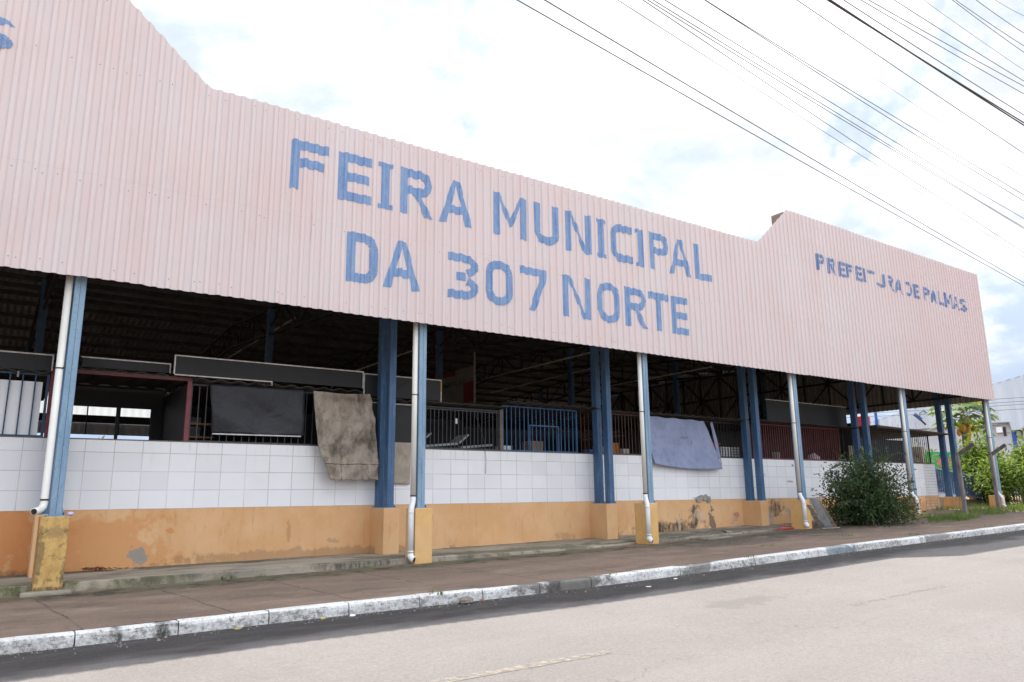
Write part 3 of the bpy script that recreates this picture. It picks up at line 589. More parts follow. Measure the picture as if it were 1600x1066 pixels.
for X in COLX[1:-1]:
    b = MB(); zb0 = lambda y: zroof(y) - .95
    b.bar((X, .1, zb0(0)), (X, 15, zb0(15)), .07, .07); b.bar((X, 15, zb0(15)), (X, 29.9, zb0(30)), .07, .07)
    b.bar((X, .1, zroof(0) - .12), (X, 15, zroof(15) - .12), .07, .07); b.bar((X, 15, zroof(15) - .12), (X, 29.9, zroof(30) - .12), .07, .07)
    for i in range(20):
        y0, y1 = i * 1.5, (i + 1) * 1.5
        b.bar((X, max(y0, .15), zb0(y0)), (X, max(y0, .15), zroof(y0) - .14), .05, .05)
        (b.bar((X, y0 + .1, zb0(y0)), (X, y1 - .1, zroof(y1) - .14), .045, .045) if i % 2 else b.bar((X, y0 + .1, zroof(y0) - .14), (X, y1 - .1, zb0(y1)), .045, .045))
    b.build('roof_truss', M['steel'], hall)
# gable lattice braced against the right side fascia
b = MB(); Xg = XB - .32
for z in (4.98, 6.2, 7.4): b.bar((Xg, .1, z), (Xg, 29.8, z), .07, .07)
for i in range(12):
    y0, y1 = .3 + i * 2.45, .3 + (i + 1) * 2.45; ym = (y0 + y1) / 2
    for yy in (y0, ym): b.bar((Xg, yy, 4.95), (Xg, yy, 7.6), .06, .06)
    b.bar((Xg + .02, y0, 5.0), (Xg + .02, ym, 6.18), .05, .05); b.bar((Xg + .02, ym, 6.18), (Xg + .02, y1, 5.0), .05, .05)
    b.bar((Xg + .02, y0, 7.38), (Xg + .02, ym, 6.2), .05, .05); b.bar((Xg + .02, ym, 6.2), (Xg + .02, y1, 7.38), .05, .05)
b.build('gable_lattice', M['steel'], hall)
# columns
OFFC = {0: .13, 6: .055, 12: .11, 18: .055, 24: 0., 30: 0., -6: .1, -12: .1}
OFFP = {0: .13, 6: .086, 12: .05, 18: .0, 24: -.04, 30: -.05, -6: .1, -12: .1}
for i, X in enumerate(COLX):
    xc = X + OFFC[X]; xp = X + OFFP[X]; wid = .078; zt = 1.18 + .002 * X
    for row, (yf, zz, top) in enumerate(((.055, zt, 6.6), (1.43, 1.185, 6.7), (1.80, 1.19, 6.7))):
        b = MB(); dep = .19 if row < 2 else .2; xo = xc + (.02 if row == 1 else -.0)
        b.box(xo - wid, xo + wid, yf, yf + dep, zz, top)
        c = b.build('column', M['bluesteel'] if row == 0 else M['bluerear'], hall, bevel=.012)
        b = MB(); b.box(xo - .0025, xo + .0025, yf - .0012, yf + .02, zz + .02, top); b.box(xo - wid - .0012, xo - wid + .02, yf + dep / 2 - .0025, yf + dep / 2 + .0025, zz + .02, top); b.build('seam', M['seam'], c)
        b = MB(); b.box(xo - wid - .04, xo + wid + .045, yf - .015, yf + dep + .015, zz - .012, zz + .008)
        b.prism([(xo + wid, zz + .008), (xo + wid + .05, zz + .008), (xo + wid, zz + .13)], yf + .05, yf + .058); b.build('base_plate', M['bluesteel'], c)
        b = MB(); b.tube([(xo + wid + .025, yf + .02, zz), (xo + wid + .025, yf + .02, zz + .045)], .009, 6); b.build('anchor_bolt', M['band'], c)
    # pillar under the front column, and the wider one under the other two
    hw = .182; zb = zs(X) - .05
    b = MB(); b.box(xp - hw, xp + hw, 0, .40, zb, zt - .012)
    b.build('pillar', M['pillar_old'] if X == 0 else M['pillar'] if X < 24 else M['pillar_dirty'], hall, bevel=.012)
    b = MB(); b.box(xp - hw, xp + hw - .01, 1.372, 2.03, zs(X) - .05, 1.178)
    b.build('wall_pillar', M['ochre'] if X < 24 else M['pillar_dirty'], hall, bevel=.01)
b = MB(); b.box(-.20, .42, -.16, .1, .0, .155); b.build('pillar_footing', M['concrete'], hall, bevel=.03)
# downpipes
for X in (0, 6, 12, 18, 24, 30):
    xc = X + OFFC[X]; x1 = xc - .078 - .075; y1 = .10; zt = 1.18; r = .052
    b = MB()
    if X == 0:
        pts = [(x1, y1, 4.95), (x1, y1, 1.36)] + [(x1 - .10 * (1 - math.cos(a)), y1 - .13 * (1 - math.cos(a)), 1.36 - .11 * math.sin(a)) for a in (rad(25), rad(50), rad(75))] + [(x1 - .12, y1 - .17, 1.245)]
        p = MB().tube(pts, r, 14).build('downpipe', M['pipe'], hall, smooth=True)
        MB().tube([(x1 - .1165, y1 - .166, 1.2455), (x1 - .1212, y1 - .1725, 1.2445)], r * .8, 14).build('pipe_mouth', M['hole'], p)
        MB().tube([(x1, y1, 1.395), (x1, y1, 1.42)], r + .004, 14).build('band', M['band'], p)
    else:
        xl = {6: X - .17, 12: X - .145, 18: X - .19, 24: X - .2, 30: X - .2}[X]; yl = -.055 if X != 6 else .03
        p = MB().tube([(x1, y1, 4.95), (x1, y1, 1.40)], r, 14).build('downpipe', M['pipe'], hall, smooth=True)
        zf = zpav(X, yl) + .08
        pts = [(x1, y1, 1.42), (x1, y1, 1.33), (lerp(x1, xl, .3), lerp(y1, yl, .3), 1.27), (lerp(x1, xl, .75), lerp(y1, yl, .75), 1.20), (xl, yl, 1.12), (xl, yl, zf + .06)]
        lo = MB().tube(pts, r + .002, 14)
        q = lo.build('lower_pipe', M['pipelow'], p, smooth=True)
        e = [(xl, yl, zf + .10), (xl + .004, yl - .006, zf + .05), (xl + .022, yl - .03, zf + .012), (xl + .045, yl - .062, zf)]
        MB().tube(e, r + .008, 14).build('outlet_elbow', M['pipelow'], p, smooth=True)
        MB().tube([(xl + .0445, yl - .0615, zf), (xl + .0475, yl - .066, zf - .001)], r * .85, 14).build('pipe_mouth', M['hole'], p)
        for zz in (1.10, zf + .13): MB().tube([(xl, yl, zz), (xl, yl, zz + .02)], r + .008, 14).build('collar', M['pipelow'], p, smooth=True)
        MB().tube([(x1, y1, 1.40), (x1, y1, 1.425)], r + .005, 14).build('band', M['band'], p)
    bb = MB().tube([(x1, y1, 3.32), (x1, y1, 3.34)], r + .005, 14); bb.bar((x1 + .03, y1 - .03, 3.33), (xc - .07, .07, 3.35), .012, .03)
    bb.build('band', M['band'], p)
# base wall, tiled wall, sill
YW = 2.02
b = MB(); b.box(XA + .3, 29.35, YW, YW + .16, -.3, 1.236); b.build('base_wall', M['ochre'], hall)
b = MB(); b.box(XA + .3, 28.55, YW - .006, YW + .15, 1.237, 2.425); tw = b.build('tiled_wall', M['tile'], hall)
b = MB(); b.box(28.552, 29.42, YW - .008, YW + .16, 1.237, 2.425); b.build('mosaic_end', M['mosaic'], hall)
b = MB(); b.box(28.45, 29.36, YW - .012, YW + .02, .5, 1.2355); b.build('mosaic_base', M['brickmosaic'], hall)
b = MB(); b.box(29.352, 29.42, YW - .02, YW + .5, .3, 1.236); b.build('base_wall', M['pillar_dirty'], hall)
b = MB(); b.box(XA + .3, 29.42, YW - .012, YW + .18, 2.426, 2.446); b.build('sill', M['sill'], hall)
b = MB(); b.box(XA + .3, 29.3, YW + .16, 29.9, -.3, 1.22); tag(b.build('hall_floor', M['floor'], hall))
# back side of the hall: lower sheet in shade, white light-passing sheet above
b = MB(); b.box(XA, XB, 29.85, 29.95, 5.24, 5.62); b.build('back_beam', M['steel'], hall)
def back_sheet(z0, z1, name, m, xe=None):
    b = MB(); n = 0; x = XA
    while x < (xe or XB):
        for z in (z0, z1): b.v.append((x, 29.98 + (.02 if (n % 4) in (1, 2) else 0), z))
        x += .09; n += 1
    for i in range(n - 1): b.f.append((2 * i, 2 * i + 2, 2 * i + 3, 2 * i + 1))
    return b.build(name, m, hall)
back_sheet(4.66, 5.24, 'back_fascia', M['white_sheet']); back_sheet(5.62, 7.2, 'back_light_sheet', M['backwhite'], 8.2)
b = MB(); b.box(29.9, 29.98, 5.4, 8.8, 1.22, 4.35).box(29.9, 29.98, 8.8, 29.7, 1.22, 4.78); b.build('end_wall', M['boardgrey'], hall)
b = MB(); b.box(8.2, XB, 29.7, 29.85, 4.44, 7.3); b.build('added_back_wall', M['boardgrey'], hall)  # upper part added to cut off bright daylight at the back
for i in range(29):
    x = XA + .4 + i * 1.45
    b = MB(); b.box(x - .03, x + .03, 29.8, 29.86, 4.66, 6.6); b.build('back_rail_post', M['barnavy'], hall)
for X in COLX:
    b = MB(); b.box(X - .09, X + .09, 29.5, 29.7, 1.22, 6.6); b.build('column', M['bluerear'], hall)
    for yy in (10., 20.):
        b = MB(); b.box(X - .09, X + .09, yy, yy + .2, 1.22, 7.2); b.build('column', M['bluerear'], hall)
b = MB(); b.box(XA + .1, XB - 4., 29.7, 29.8, 1.22, 4.44); b.build('added_back_wall', M['boardgrey'], hall)  # wall added to darken the hall interior
# conduits running back under the roof
for (X, y0, z0, y1, z1) in ((6.6, 9.6, 6.9, 17.5, 6.9), (15., 4.5, 5.95, 12., 5.95), (18., 8.5, 6.2, 16., 6.1), (20.4, 5., 5.9, 12, 5.9), (10.5, 9, 6.2, 15, 6.2)):
    MB().tube([(X, y0, z0), (X, y1, z1)], .025, 6).build('conduit', M['trim'], hall)

# ------------------------------------------------------------------ concrete apron in front of the wall
def zap(X, Y):
    front = zs(X) + interp(X, (-12, 0, 4, 7, 10), (.15, .13, .115, .085, .03)); back = interp(X, (-12, 0, 6, 12, 18, 24, 30), (.1, .24, .265, .345, .48, .605, .78)) 
    t = min(max((Y - .1) / 1.9, 0), 1); return lerp(front, max(back, front), t)
b = MB(); xs = [-11.5 + i * .25 for i in range(122)]
def yfront(x): return .12 + .05 * noise.noise((x * .8, 0, 5)) + (.25 if x > 9 else 0) * min(1, (x - 9) / 3)
cols_ = []
for x in xs:
    yf = yfront(x); row = [(x, yf - .012, zpav(x, 0) - .06), (x, yf - .004, zap(x, yf) - .012)]
    for tt in (0, .15, .4, .7, 1.): yy = lerp(yf + .012, 2.03, tt); row.append((x, yy, zap(x, yy) + .010 * noise.noise((x * 1.3, yy * 1.5, 1))))
    cols_.append(row)
n = 7
for row in cols_: b.v += row
for i in range(len(xs) - 1):
    for j in range(n - 1): b.f.append((i * n + j, (i + 1) * n + j, (i + 1) * n + j + 1, i * n + j + 1))
tag(b.build('concrete_apron', M['concrete']), kind='structure')

# ------------------------------------------------------------------ stalls along the tiled wall
def grille(st, x0, x1, z0, z1, step, m, y=2.10, w_=.016, rails=(), frame=True):
    g = MB(); n = max(1, int(round((x1 - x0) / step)))
    for i in range(1, n):
        x = lerp(x0, x1, i / n) + R.uniform(-.006, .006); g.bar((x, y, z0), (x + R.uniform(-.008, .008), y, z1), w_, w_)
    for z in rails: g.box(x0, x1, y - .012, y + .012, z - .012, z + .012)
    o = g.build('grille', m, st)
    if frame:
        f = MB(); f.box(x0 - .02, x0 + .02, y - .02, y + .02, z0, z1); f.box(x1 - .02, x1 + .02, y - .021, y + .019, z0, z1)
        f.box(x0 + .02, x1 - .02, y - .019, y + .019, z0, z0 + .03); f.box(x0 + .02, x1 - .02, y - .019, y + .019, z1 - .035, z1); f.build('frame', m, o)
    return o
def board(st, x0, x1, z0, z1, m, y=1.98, trims='tlrb', tm=None, mid=()):
    b = MB(); b.box(x0, x1, y, y + .03, z0, z1); o = b.build('sign_board', m, st); tm = tm or M['trim']
    f = MB(); e = .022
    if 't' in trims: f.box(x0 - e, x1 + e, y - .008, y + .034, z1, z1 + e)
    if 'b' in trims: f.box(x0, x1, y - .008, y + .034, z0 - e, z0)
    if 'l' in trims: f.box(x0 - e, x0, y - .009, y + .033, z0, z1)
    if 'r' in trims: f.box(x1, x1 + e, y - .009, y + .033, z0, z1)
    if f.f: f.build('trim', tm, o)
    for xx in mid: MB().box(xx - .02, xx + .02, y - .004, y + .01, z0, z1).build('joint', M['barblack'], o)
    return o
def canopy(st, x0, x1, z, y0=1.72, y1=4.2, drop=.25, m=None, amp=.022, pitch=.34):
    b = MB(); n = max(4, int((x1 - x0) / pitch * 6))
    for i in range(n + 1):
        x = lerp(x0, x1, i / n); w_ = amp * math.cos(2 * math.pi * x / pitch)
        for (yy, zz) in ((y0, 0), (y1, -drop)):
            b.v.append((x, yy, z + zz + w_)); b.v.append((x, yy, z + zz + w_ - .012))
    for i in range(n):
        a = 4 * i
        b.f += [(a, a + 4, a + 6, a + 2), (a + 1, a + 3, a + 7, a + 5), (a, a + 1, a + 5, a + 4), (a + 2, a + 6, a + 7, a + 3)]
    return b.build('canopy', m or M['canopy'], st)
def stall(x, label): return empty('market_stall', (x, 2.1, 1.23), label, 'stall', 'stalls along the tiled wall')
Z0 = 2.446
# stall A: white sheet behind blue bars
s = stall(-1.2, 'stall with a white sheet behind dark blue bars, left of the first column')
grille(s, -2.6, -.06, Z0, 3.52, .178, M['barnavy'], w_=.022)
board(s, -2.6, -.04, 3.56, 3.82, M['board'], trims='tr')
canopy(s, -2.7, .0, 3.54, y0=1.98); MB().box(-2.6, -.13, 2.135, 2.16, 2.46, 3.38).build('white_sheet', M['white'], s)
MB().bar((-.5, 2.02, 3.44), (-.5, 1.96, 3.5), .03, .05).build('lamp_socket', M['tin'], s)
b = MB(); b.box(-.03, .05, 2.02, 2.10, Z0, 3.62); b.build('corner_post', M['redframe'], s)
grille(s, .06, .2, Z0, 3.6, .06, M['barred'], w_=.02, frame=False)
# stall B: open box with red frame
s = stall(1.2, 'open stall with a red frame and dark walls, just right of the first column')
b = MB(); b.box(2.16, 2.235, 2.02, 2.10, Z0, 3.56); b.build('corner_post', M['redframe'], s)
b = MB(); b.box(.2, 2.235, 2.015, 2.105, 3.56, 3.63); b.build('beam', M['redlow'], s)
canopy(s, .2, 2.3, 3.645, y0=2.0, drop=-.05)
board(s, .42, 1.84, 3.70, 3.86, M['boardgrey'], y=2.12, trims='tr', mid=(.8, 1.35)); 
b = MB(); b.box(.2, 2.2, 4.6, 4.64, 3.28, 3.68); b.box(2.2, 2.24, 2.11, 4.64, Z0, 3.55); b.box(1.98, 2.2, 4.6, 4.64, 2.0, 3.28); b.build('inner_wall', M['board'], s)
b = MB(); b.bar((1.35, 4.62, 2.0), (1.35, 4.62, 3.3), .06, .06); b.build('mullion', M['barblack'], s)
# stall C: long black sign board, bars and roller tarp
s = stall(3.8, 'long stall under a black white edged sign board with bars behind a roller tarp')
board(s, 1.90, 5.60, 3.665, 4.0, M['board'], y=1.92, trims='tlr')
MB().box(1.90, 3.70, 1.912, 1.954, 3.642, 3.664).build('trim', M['trim'], s); MB().box(3.678, 3.7, 1.911, 1.953, 3.58, 3.642).build('trim', M['trim'], s)
canopy(s, 2.25, 5.6, 3.60, y0=1.9)
grille(s, 2.26, 5.6, Z0, 3.54, .14, M['bargrey'], y=2.16)
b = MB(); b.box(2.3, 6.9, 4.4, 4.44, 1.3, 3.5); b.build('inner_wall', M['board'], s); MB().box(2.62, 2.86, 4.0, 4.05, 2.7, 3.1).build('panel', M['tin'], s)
b = MB(); b.box(2.3, 2.9, 2.5, 2.9, 2.80, 2.84); b.box(2.3, 2.8, 2.5, 2.9, 2.55, 2.58); b.build('shelf', M['woodbrown'], s)
# stall D: behind the second column pair
s = stall(6.6, 'stall of dark boards behind the second front column, its sign trimmed white and yellow')
board(s, 5.68, 7.53, 3.52, 3.98, M['board'], y=1.99, trims='tl')
MB().box(7.531, 7.553, 1.98, 2.02, 3.72, 4.0).build('trim', M['yellowtrim'], s); MB().box(7.531, 7.553, 1.98, 2.02, 3.5, 3.719).build('trim', M['trim'], s)
canopy(s, 5.75, 7.3, 3.47, y0=1.9)
b = MB(); b.box(5.7, 6.86, 2.06, 2.1, 2.56, 3.38); b.build('panel', M['boardgrey'], s)
MB().box(5.7, 6.86, 2.045, 2.105, 3.381, 3.405).build('trim', M['trim'], s); MB().box(5.7, 6.86, 2.045, 2.105, 2.535, 2.559).build('trim', M['trim'], s)
b = MB(); b.tube([(6.2, 1.9, 3.5), (6.75, 1.9, 3.95)], .006, 5); b.build('wire', M['band'], s)
# stall E: grey grille
s = stall(8.2, 'stall closed by a grey grille with white loungers stacked behind it')
grille(s, 7.0, 9.2, Z0, 3.40, .105, M['bargrey'], y=2.06, rails=(3.34,)); canopy(s, 6.9, 9.28, 3.47, y0=1.8, drop=.1, amp=.008)
b = MB(); b.box(7.0, 9.6, 4.4, 4.44, 1.3, 3.4); b.build('inner_wall', M['board'], s)
b = MB(); b.box(9.16, 9.235, 2.0, 2.1, Z0, 3.42); b.build('corner_post', mat('rusty_grey_post', (.16, .13, .11), (.1, .08, .07), 6.), s)
b = MB(); b.box(8.05, 8.1, 2.2, 2.23, 3.05, 3.17); b.build('lamp', M['white'], s)
MB().tube([(8.4, 1.96, 3.42), (8.52, 1.98, 3.1), (8.7, 2.0, 2.7), (8.72, 1.99, 2.5), (8.75, 1.99, 2.2), (8.74, 1.99, 1.9)], .005, 5).build('wire', M['bargrey'], s)
# stall F: blue grille with small hatch
s = stall(10.4, 'stall closed by a bright blue grille with a small hatch')
grille(s, 9.27, 11.55, Z0, 3.54, .127, M['barblue'], y=2.07, w_=.02); canopy(s, 9.2, 12.25, 3.60, y0=1.75, drop=.15)
f = MB(); f.box(10.07, 10.95, 2.04, 2.064, 3.07, 3.1); f.box(10.05, 10.075, 2.04, 2.064, Z0, 3.1); f.box(10.945, 10.97, 2.04, 2.064, Z0, 3.1); f.build('hatch_frame', M['barblue'], s)
b = MB(); b.box(9.3, 14.4, 5.2, 5.24, 1.3, 3.3); b.build('inner_wall', M['board'], s)
grille(s, 11.6, 12.1, Z0, 3.54, .12, M['barrust'], y=2.09, frame=False)
# stall G
s = stall(13., 'stall with rusty brown bars left of the third front column')
grille(s, 12.2, 14.6, Z0, 3.53, .12, M['barrust'], y=2.09); canopy(s, 12.3, 14.0, 3.57, y0=1.85, amp=.012)
# stall H
s = stall(16.2, 'stall with thin dark bars partly behind the lilac blue tarp')
grille(s, 14.65, 18.5, Z0, 3.50, .135, M['barblack'], y=2.10); canopy(s, 13.9, 18.4, 3.58, y0=1.78)
b = MB(); b.box(14.6, 18.5, 3.5, 3.54, 1.3, 3.3); b.build('inner_wall', M['board'], s)
# stall I
s = stall(20.8, 'stall with dense dark red bars under a big black board')
grille(s, 18.6, 21.0, Z0, 3.54, .115, M['barred'], y=2.10, w_=.022); grille(s, 21.04, 23.25, Z0, 3.54, .115, M['barred'], y=2.10, w_=.022); canopy(s, 18.3, 24.6, 3.60, y0=1.72, amp=.012)
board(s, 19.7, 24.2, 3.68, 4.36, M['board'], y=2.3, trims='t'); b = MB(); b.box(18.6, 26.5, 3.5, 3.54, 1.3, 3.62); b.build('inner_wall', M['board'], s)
# stall J (last one, dark sheet behind the bars)
s = stall(27., 'last stall before the ramp, black sheet behind its bars under a sagging roof')
grille(s, 23.5, 29.3, Z0, 3.58, .14, M['barblack'], y=2.10)
b = MB(); b.prism([(24.7, 3.70), (27.4, 3.64), (30.1, 3.58), (30.1, 3.555), (27.4, 3.59), (24.7, 3.62)], 1.5, 4.4); b.build('canopy', M['canopy'], s)
b = MB(); b.box(25.0, 28.35, 2.3, 2.33, Z0, 3.3); b.build('sheet', M['tarpblack'], s)
b = MB(); b.box(24., 24.9, 2.2, 2.24, Z0, 3.0); b.build('panel', M['woodpale'], s)

# ------------------------------------------------------------------ cloths and things at the stalls
def cloth(name, m, left, right, y, nu, nv, fold, label, cat, th=.006):
    def at(pts, t):
        n = len(pts) - 1; i = min(int(t * n), n - 1); f = t * n - i
        return (lerp(pts[i][0], pts[i + 1][0], f), lerp(pts[i][1], pts[i + 1][1], f))
    b = MB()
    def fn(u, v):
        l = at(left, v); r_ = at(right, v); x = lerp(l[0], r_[0], u); z = lerp(l[1], r_[1], u); dy, dz = fold(u, v, x, z); return (x, y + dy, z + dz)
    b.grid(fn, nu, nv); o = b.build(name, m, smooth=True)
    md = o.modifiers.new('s', 'SOLIDIFY'); md.thickness = th; md.offset = 0
    return tag(o, label, cat)
def fold_brown(u, v, x, z):
    w_ = .035 * math.sin(u * 15 + v * 3.5 + 2 * noise.noise((u * 2, v * 2, 5))) * (.45 + .55 * v) + .10 * abs(noise.noise((x * 2.6 - z * 1.5, z * 1.2, 1))) - .05 * abs(noise.noise((x * 3.3 + z * 2.2, z * 1.6, 8))) + .035 * noise.noise((x * 7, z * 4, 4)) + .012 * noise.noise((x * 18, z * 12, 6))
    return (-.09 * v + w_ - .05, -.03 * math.sin(u * math.pi) * (1 - v) + .01 * math.sin(u * 23) * v)
cloth('tarp', M['tarpbrown'], [(4.50, 3.52), (4.56, 2.9), (4.62, 2.43), (4.88, 1.74)], [(5.74, 3.54), (5.84, 3.0), (5.88, 2.4), (5.93, 1.75)], 1.84, 80, 80, fold_brown, 'dirty brown tarp hanging over the tiled wall beside the second column', 'tarp')
b = MB()
cloth('tarp', M['tarpbeige'], [(6.08, 2.55), (6.1, 1.68)], [(6.80, 2.54), (6.78, 1.66)], 1.97, 16, 20, lambda u, v, x, z: (.012 * noise.noise((x * 4, z * 3, 2)), 0), 'dusty beige tarp on the tiled wall behind the second downpipe', 'tarp')
def fold_blue(u, v, x, z):
    w_ = .045 * noise.noise((x * 1.5 + z * 1.1, z * 1.3, 7)) + .022 * noise.noise((x * 4.5 + z * 3, z * 4, 2)) + .02 * math.sin(u * 30 + 4 * v) * max(0, u - .78) * 3 + .014 * math.sin((u * 9 + v * 4)) * v
    return (-.06 * v + w_, -.07 * math.sin(u * math.pi) * v * v - .012 * math.sin(u * 22) * (1 - v))
cloth('tarp', M['tarpblue'], [(13.75, 3.50), (13.9, 2.8), (14.05, 2.2)], [(16.20, 3.47), (16.50, 2.85), (16.86, 2.10)], 1.90, 60, 36, fold_blue, 'lilac blue tarp tied over the bars right of the third front column', 'tarp')
cloth('tarp_flap', M['tarpblue'], [(16.44, 3.42), (16.54, 3.0), (16.66, 2.5)], [(16.54, 3.46), (16.72, 2.9), (16.85, 2.2)], 1.86, 8, 16, lambda u, v, x, z: (.02 * math.sin(u * 9), 0), 'narrow torn flap at the right edge of the lilac blue tarp', 'tarp')
def fold_black(u, v, x, z):
    return (.05 * noise.noise((x * 1.3 + z * 1.6, z * 1.1, 3)) + .02 * noise.noise((x * 3.5 + z * 4, z * 3, 3)) - .02 * math.sin((u + v) * 4.), 0)
o = cloth('roller_tarp', M['tarpblack'], [(2.56, 3.55), (2.66, 2.61)], [(4.42, 3.57), (4.42, 2.62)], 2.06, 30, 18, fold_black, 'black roller tarp with a white bottom tube, left of the brown tarp', 'tarp')
MB().tube([(2.66, 2.045, 2.60), (4.36, 2.045, 2.61)], .014, 8).build('bottom_tube', M['whiteplastic'], o)
def lounger(x, label):
    r_ = empty('lounger', (x, 2.6, 2.46), label, 'lounger', 'white loungers behind the grey grille')
    MB().bar((x - .45, 2.6, 2.52), (x + .45, 2.62, 2.60), .5, .05).build('seat', M['tin'], r_)
    MB().bar((x - .5, 2.6, 2.62), (x - .25, 2.6, 2.82), .5, .04).build('backrest', M['tin'], r_)
    for dx in (-.4, .4): MB().bar((x + dx, 2.6, 1.3), (x + dx, 2.6, 2.52), .04, .04).build('leg', M['tin'], r_)
lounger(7.75, 'white lounger behind the grey grille, the nearer of two'); lounger(8.75, 'white lounger behind the grey grille, the farther of two')
MB().box(7.3, 9.1, 2.35, 3.1, 1.22, 1.3).box(7.3, 9.1, 2.4, 3.0, 2.38, 2.44)
r_ = empty('plastic_bin', (17.27, 2.6, 2.45), 'red plastic bin standing behind the thin dark bars', 'bin')
b = MB(); q = []
for (z, h_) in ((2.44, .14), (2.86, .18)): q += [(17.27 - h_, 2.6 - h_, z), (17.27 + h_, 2.6 - h_, z), (17.27 + h_, 2.6 + h_, z), (17.27 - h_, 2.6 + h_, z)]
b.add(q, [(3, 2, 1, 0), (0, 1, 5, 4), (1, 2, 6, 5), (2, 3, 7, 6), (3, 0, 4, 7)]); b.build('bucket', M['redplastic'], r_)
b = MB(); b.box(17.07, 17.47, 2.40, 2.80, 2.86, 2.90); b.build('lid', M['redplastic'], r_)
def crate(x, m, label):
    r_ = empty('plastic_crate', (x, 2.7, 2.45), label, 'crate')
    b = MB()
    for zz in (2.46, 2.54, 2.62, 2.70, 2.78): b.box(x - .2, x + .2, 2.5, 2.9, zz - .02, zz + .02)
    for dx in (-.19, -.06, .06, .19): b.box(x + dx - .02, x + dx + .02, 2.495, 2.52, 2.44, 2.80)
    b.build('basket', m, r_)
crate(17.80, M['whiteplastic'], 'white slatted crate behind the bars, right of the red bin'); crate(18.28, M['tin'], 'grey slatted crate behind the bars, left of the fourth column pair')
crate(19.15, M['purplecloth'], 'purple slatted crate behind the dark red bars')
b = MB()
for i in range(13):
    a = 2 * math.pi * i / 12
b.tube([(22.3, 2.5, 2.45), (22.3, 2.5, 2.52), (22.28, 2.5, 2.62), (22.32, 2.5, 2.68), (22.3, 2.5, 2.72)], .1, 10, True, [.2, .24, .2, .1, .04]); tag(b.build('plastic_bag', M['whiteplastic'], smooth=True), 'white plastic bag behind the dark red bars', 'bag')
b = MB()
for i in range(3): pass
# counters standing inside the stalls so the bars have something behind them
for (x0, x1, lab) in ((7.2, 9.1, 'low counter behind the grey grille'), (16.3, 18.4, 'low counter behind the thin dark bars'), (18.7, 23., 'low counter behind the dark red bars')):
    t_ = empty('counter', ((x0 + x1) / 2, 2.7, 1.22), lab, 'counter')
    MB().box(x0, x1, 2.35, 3.05, 2.395, 2.44).build('top', M['woodpale'], t_); MB().box(x0 + .05, x1 - .05, 2.4, 3.0, 1.23, 2.39).build('body', M['boardgrey'], t_)
def box_thing(x, y, z, w_, d_, h_, m, label, cat='box', rz=0.):
    b = MB(); b.box(-w_ / 2, w_ / 2, -d_ / 2, d_ / 2, 0, h_); b.box(-w_ / 2 - .004, w_ / 2 + .004, -.03, .03, h_ - .02, h_ + .003); o = b.build('cardboard_box' if cat == 'box' else 'jerrycan', m); o.location = (x, y, z); o.rotation_euler = (0, 0, rz); return tag(o, label, cat)
kraft = mat('brown_cardboard', (.30, .20, .12), (.24, .16, .09), 4., .85); oran = mat('orange_plastic', (.5, .16, .03)); bluep = mat('blue_plastic', (.05, .12, .35))
box_thing(12.9, 2.7, 2.46, .3, .3, .22, kraft, 'brown cardboard box behind the rusty bars, the nearest one', 'box', .2); box_thing(13.4, 2.8, 2.46, .26, .3, .34, oran, 'orange plastic can behind the rusty bars', 'can', -.1)
box_thing(13.75, 2.7, 2.46, .22, .25, .18, M['whiteplastic'], 'white box behind the rusty bars, left of the lilac blue tarp', 'box'); box_thing(12.55, 2.8, 2.46, .18, .2, .14, bluep, 'blue plastic can behind the rusty bars', 'can', .4)
box_thing(19.5, 2.7, 2.46, .3, .3, .20, M['whiteplastic'], 'white box behind the dark red bars next to the purple crate', 'box', .1); box_thing(20.6, 2.75, 2.46, .22, .2, .26, M['tin'], 'grey box behind the dark red bars, in the middle', 'box', .3)
box_thing(10.7, 2.8, 2.46, .4, .35, .3, kraft, 'brown cardboard box behind the bright blue grille hatch', 'box', .1); box_thing(9.8, 2.8, 2.46, .3, .3, .16, M['whiteplastic'], 'low white box behind the bright blue grille', 'box')
t_ = empty('counter', (11.8, 2.8, 1.22), 'long low counter behind the bright blue grille', 'counter'); MB().box(9.4, 14.3, 2.45, 3.15, 2.4, 2.455).build('top', M['woodpale'], t_); MB().box(9.45, 14.2, 2.5, 3.1, 1.23, 2.39).build('body', M['boardgrey'], t_)
# hanging banner in the hall
bn = empty('hanging_banner', (13.2, 11.5, 5.8), 'white and red banner hanging inside the hall above the grey grille', 'banner')
MB().box(13.19, 13.21, 9.7, 13.7, 4.75, 6.0).build('sheet', mat('banner_sheet', (.17, .165, .16), (.13, .125, .12), 2.), bn)
MB().box(13.178, 13.188, 9.7, 10.4, 4.75, 5.45).build('red_print', mat('banner_red', (.16, .014, .018)), bn); MB().box(13.178, 13.188, 11., 13.7, 5.82, 6.0).build('red_print', mat('banner_red_top', (.13, .014, .014)), bn)
MB().bar((13.2, 9.66, 4.6), (13.2, 9.66, 6.5), .05, .05).build('hanger', M['tin'], bn)
def text_obj(name, body, loc, rot, size, m, parent, ext=.004, bold=0.):
    cu = bpy.data.curves.new(name, 'FONT'); cu.body = body; cu.size = size; cu.extrude = ext; cu.offset = bold; cu.align_x = 'LEFT'
    tmp = bpy.data.objects.new(name, cu); COL.objects.link(tmp); dg = bpy.context.evaluated_depsgraph_get(); me = bpy.data.meshes.new_from_object(tmp.evaluated_get(dg)); bpy.data.objects.remove(tmp)
    me.materials.clear(); me.materials.append(m); o = bpy.data.objects.new(name, me); COL.objects.link(o)
    o.parent = parent; o.location = Vector(loc) - (parent.location if parent else Vector()); o.rotation_euler = rot; return o
text_obj('lettering', 'DE ALIMENTAÇÃO', (13.182, 12.75, 5.42), (rad(90), 0, rad(-90)), .285, M['ink'], bn)

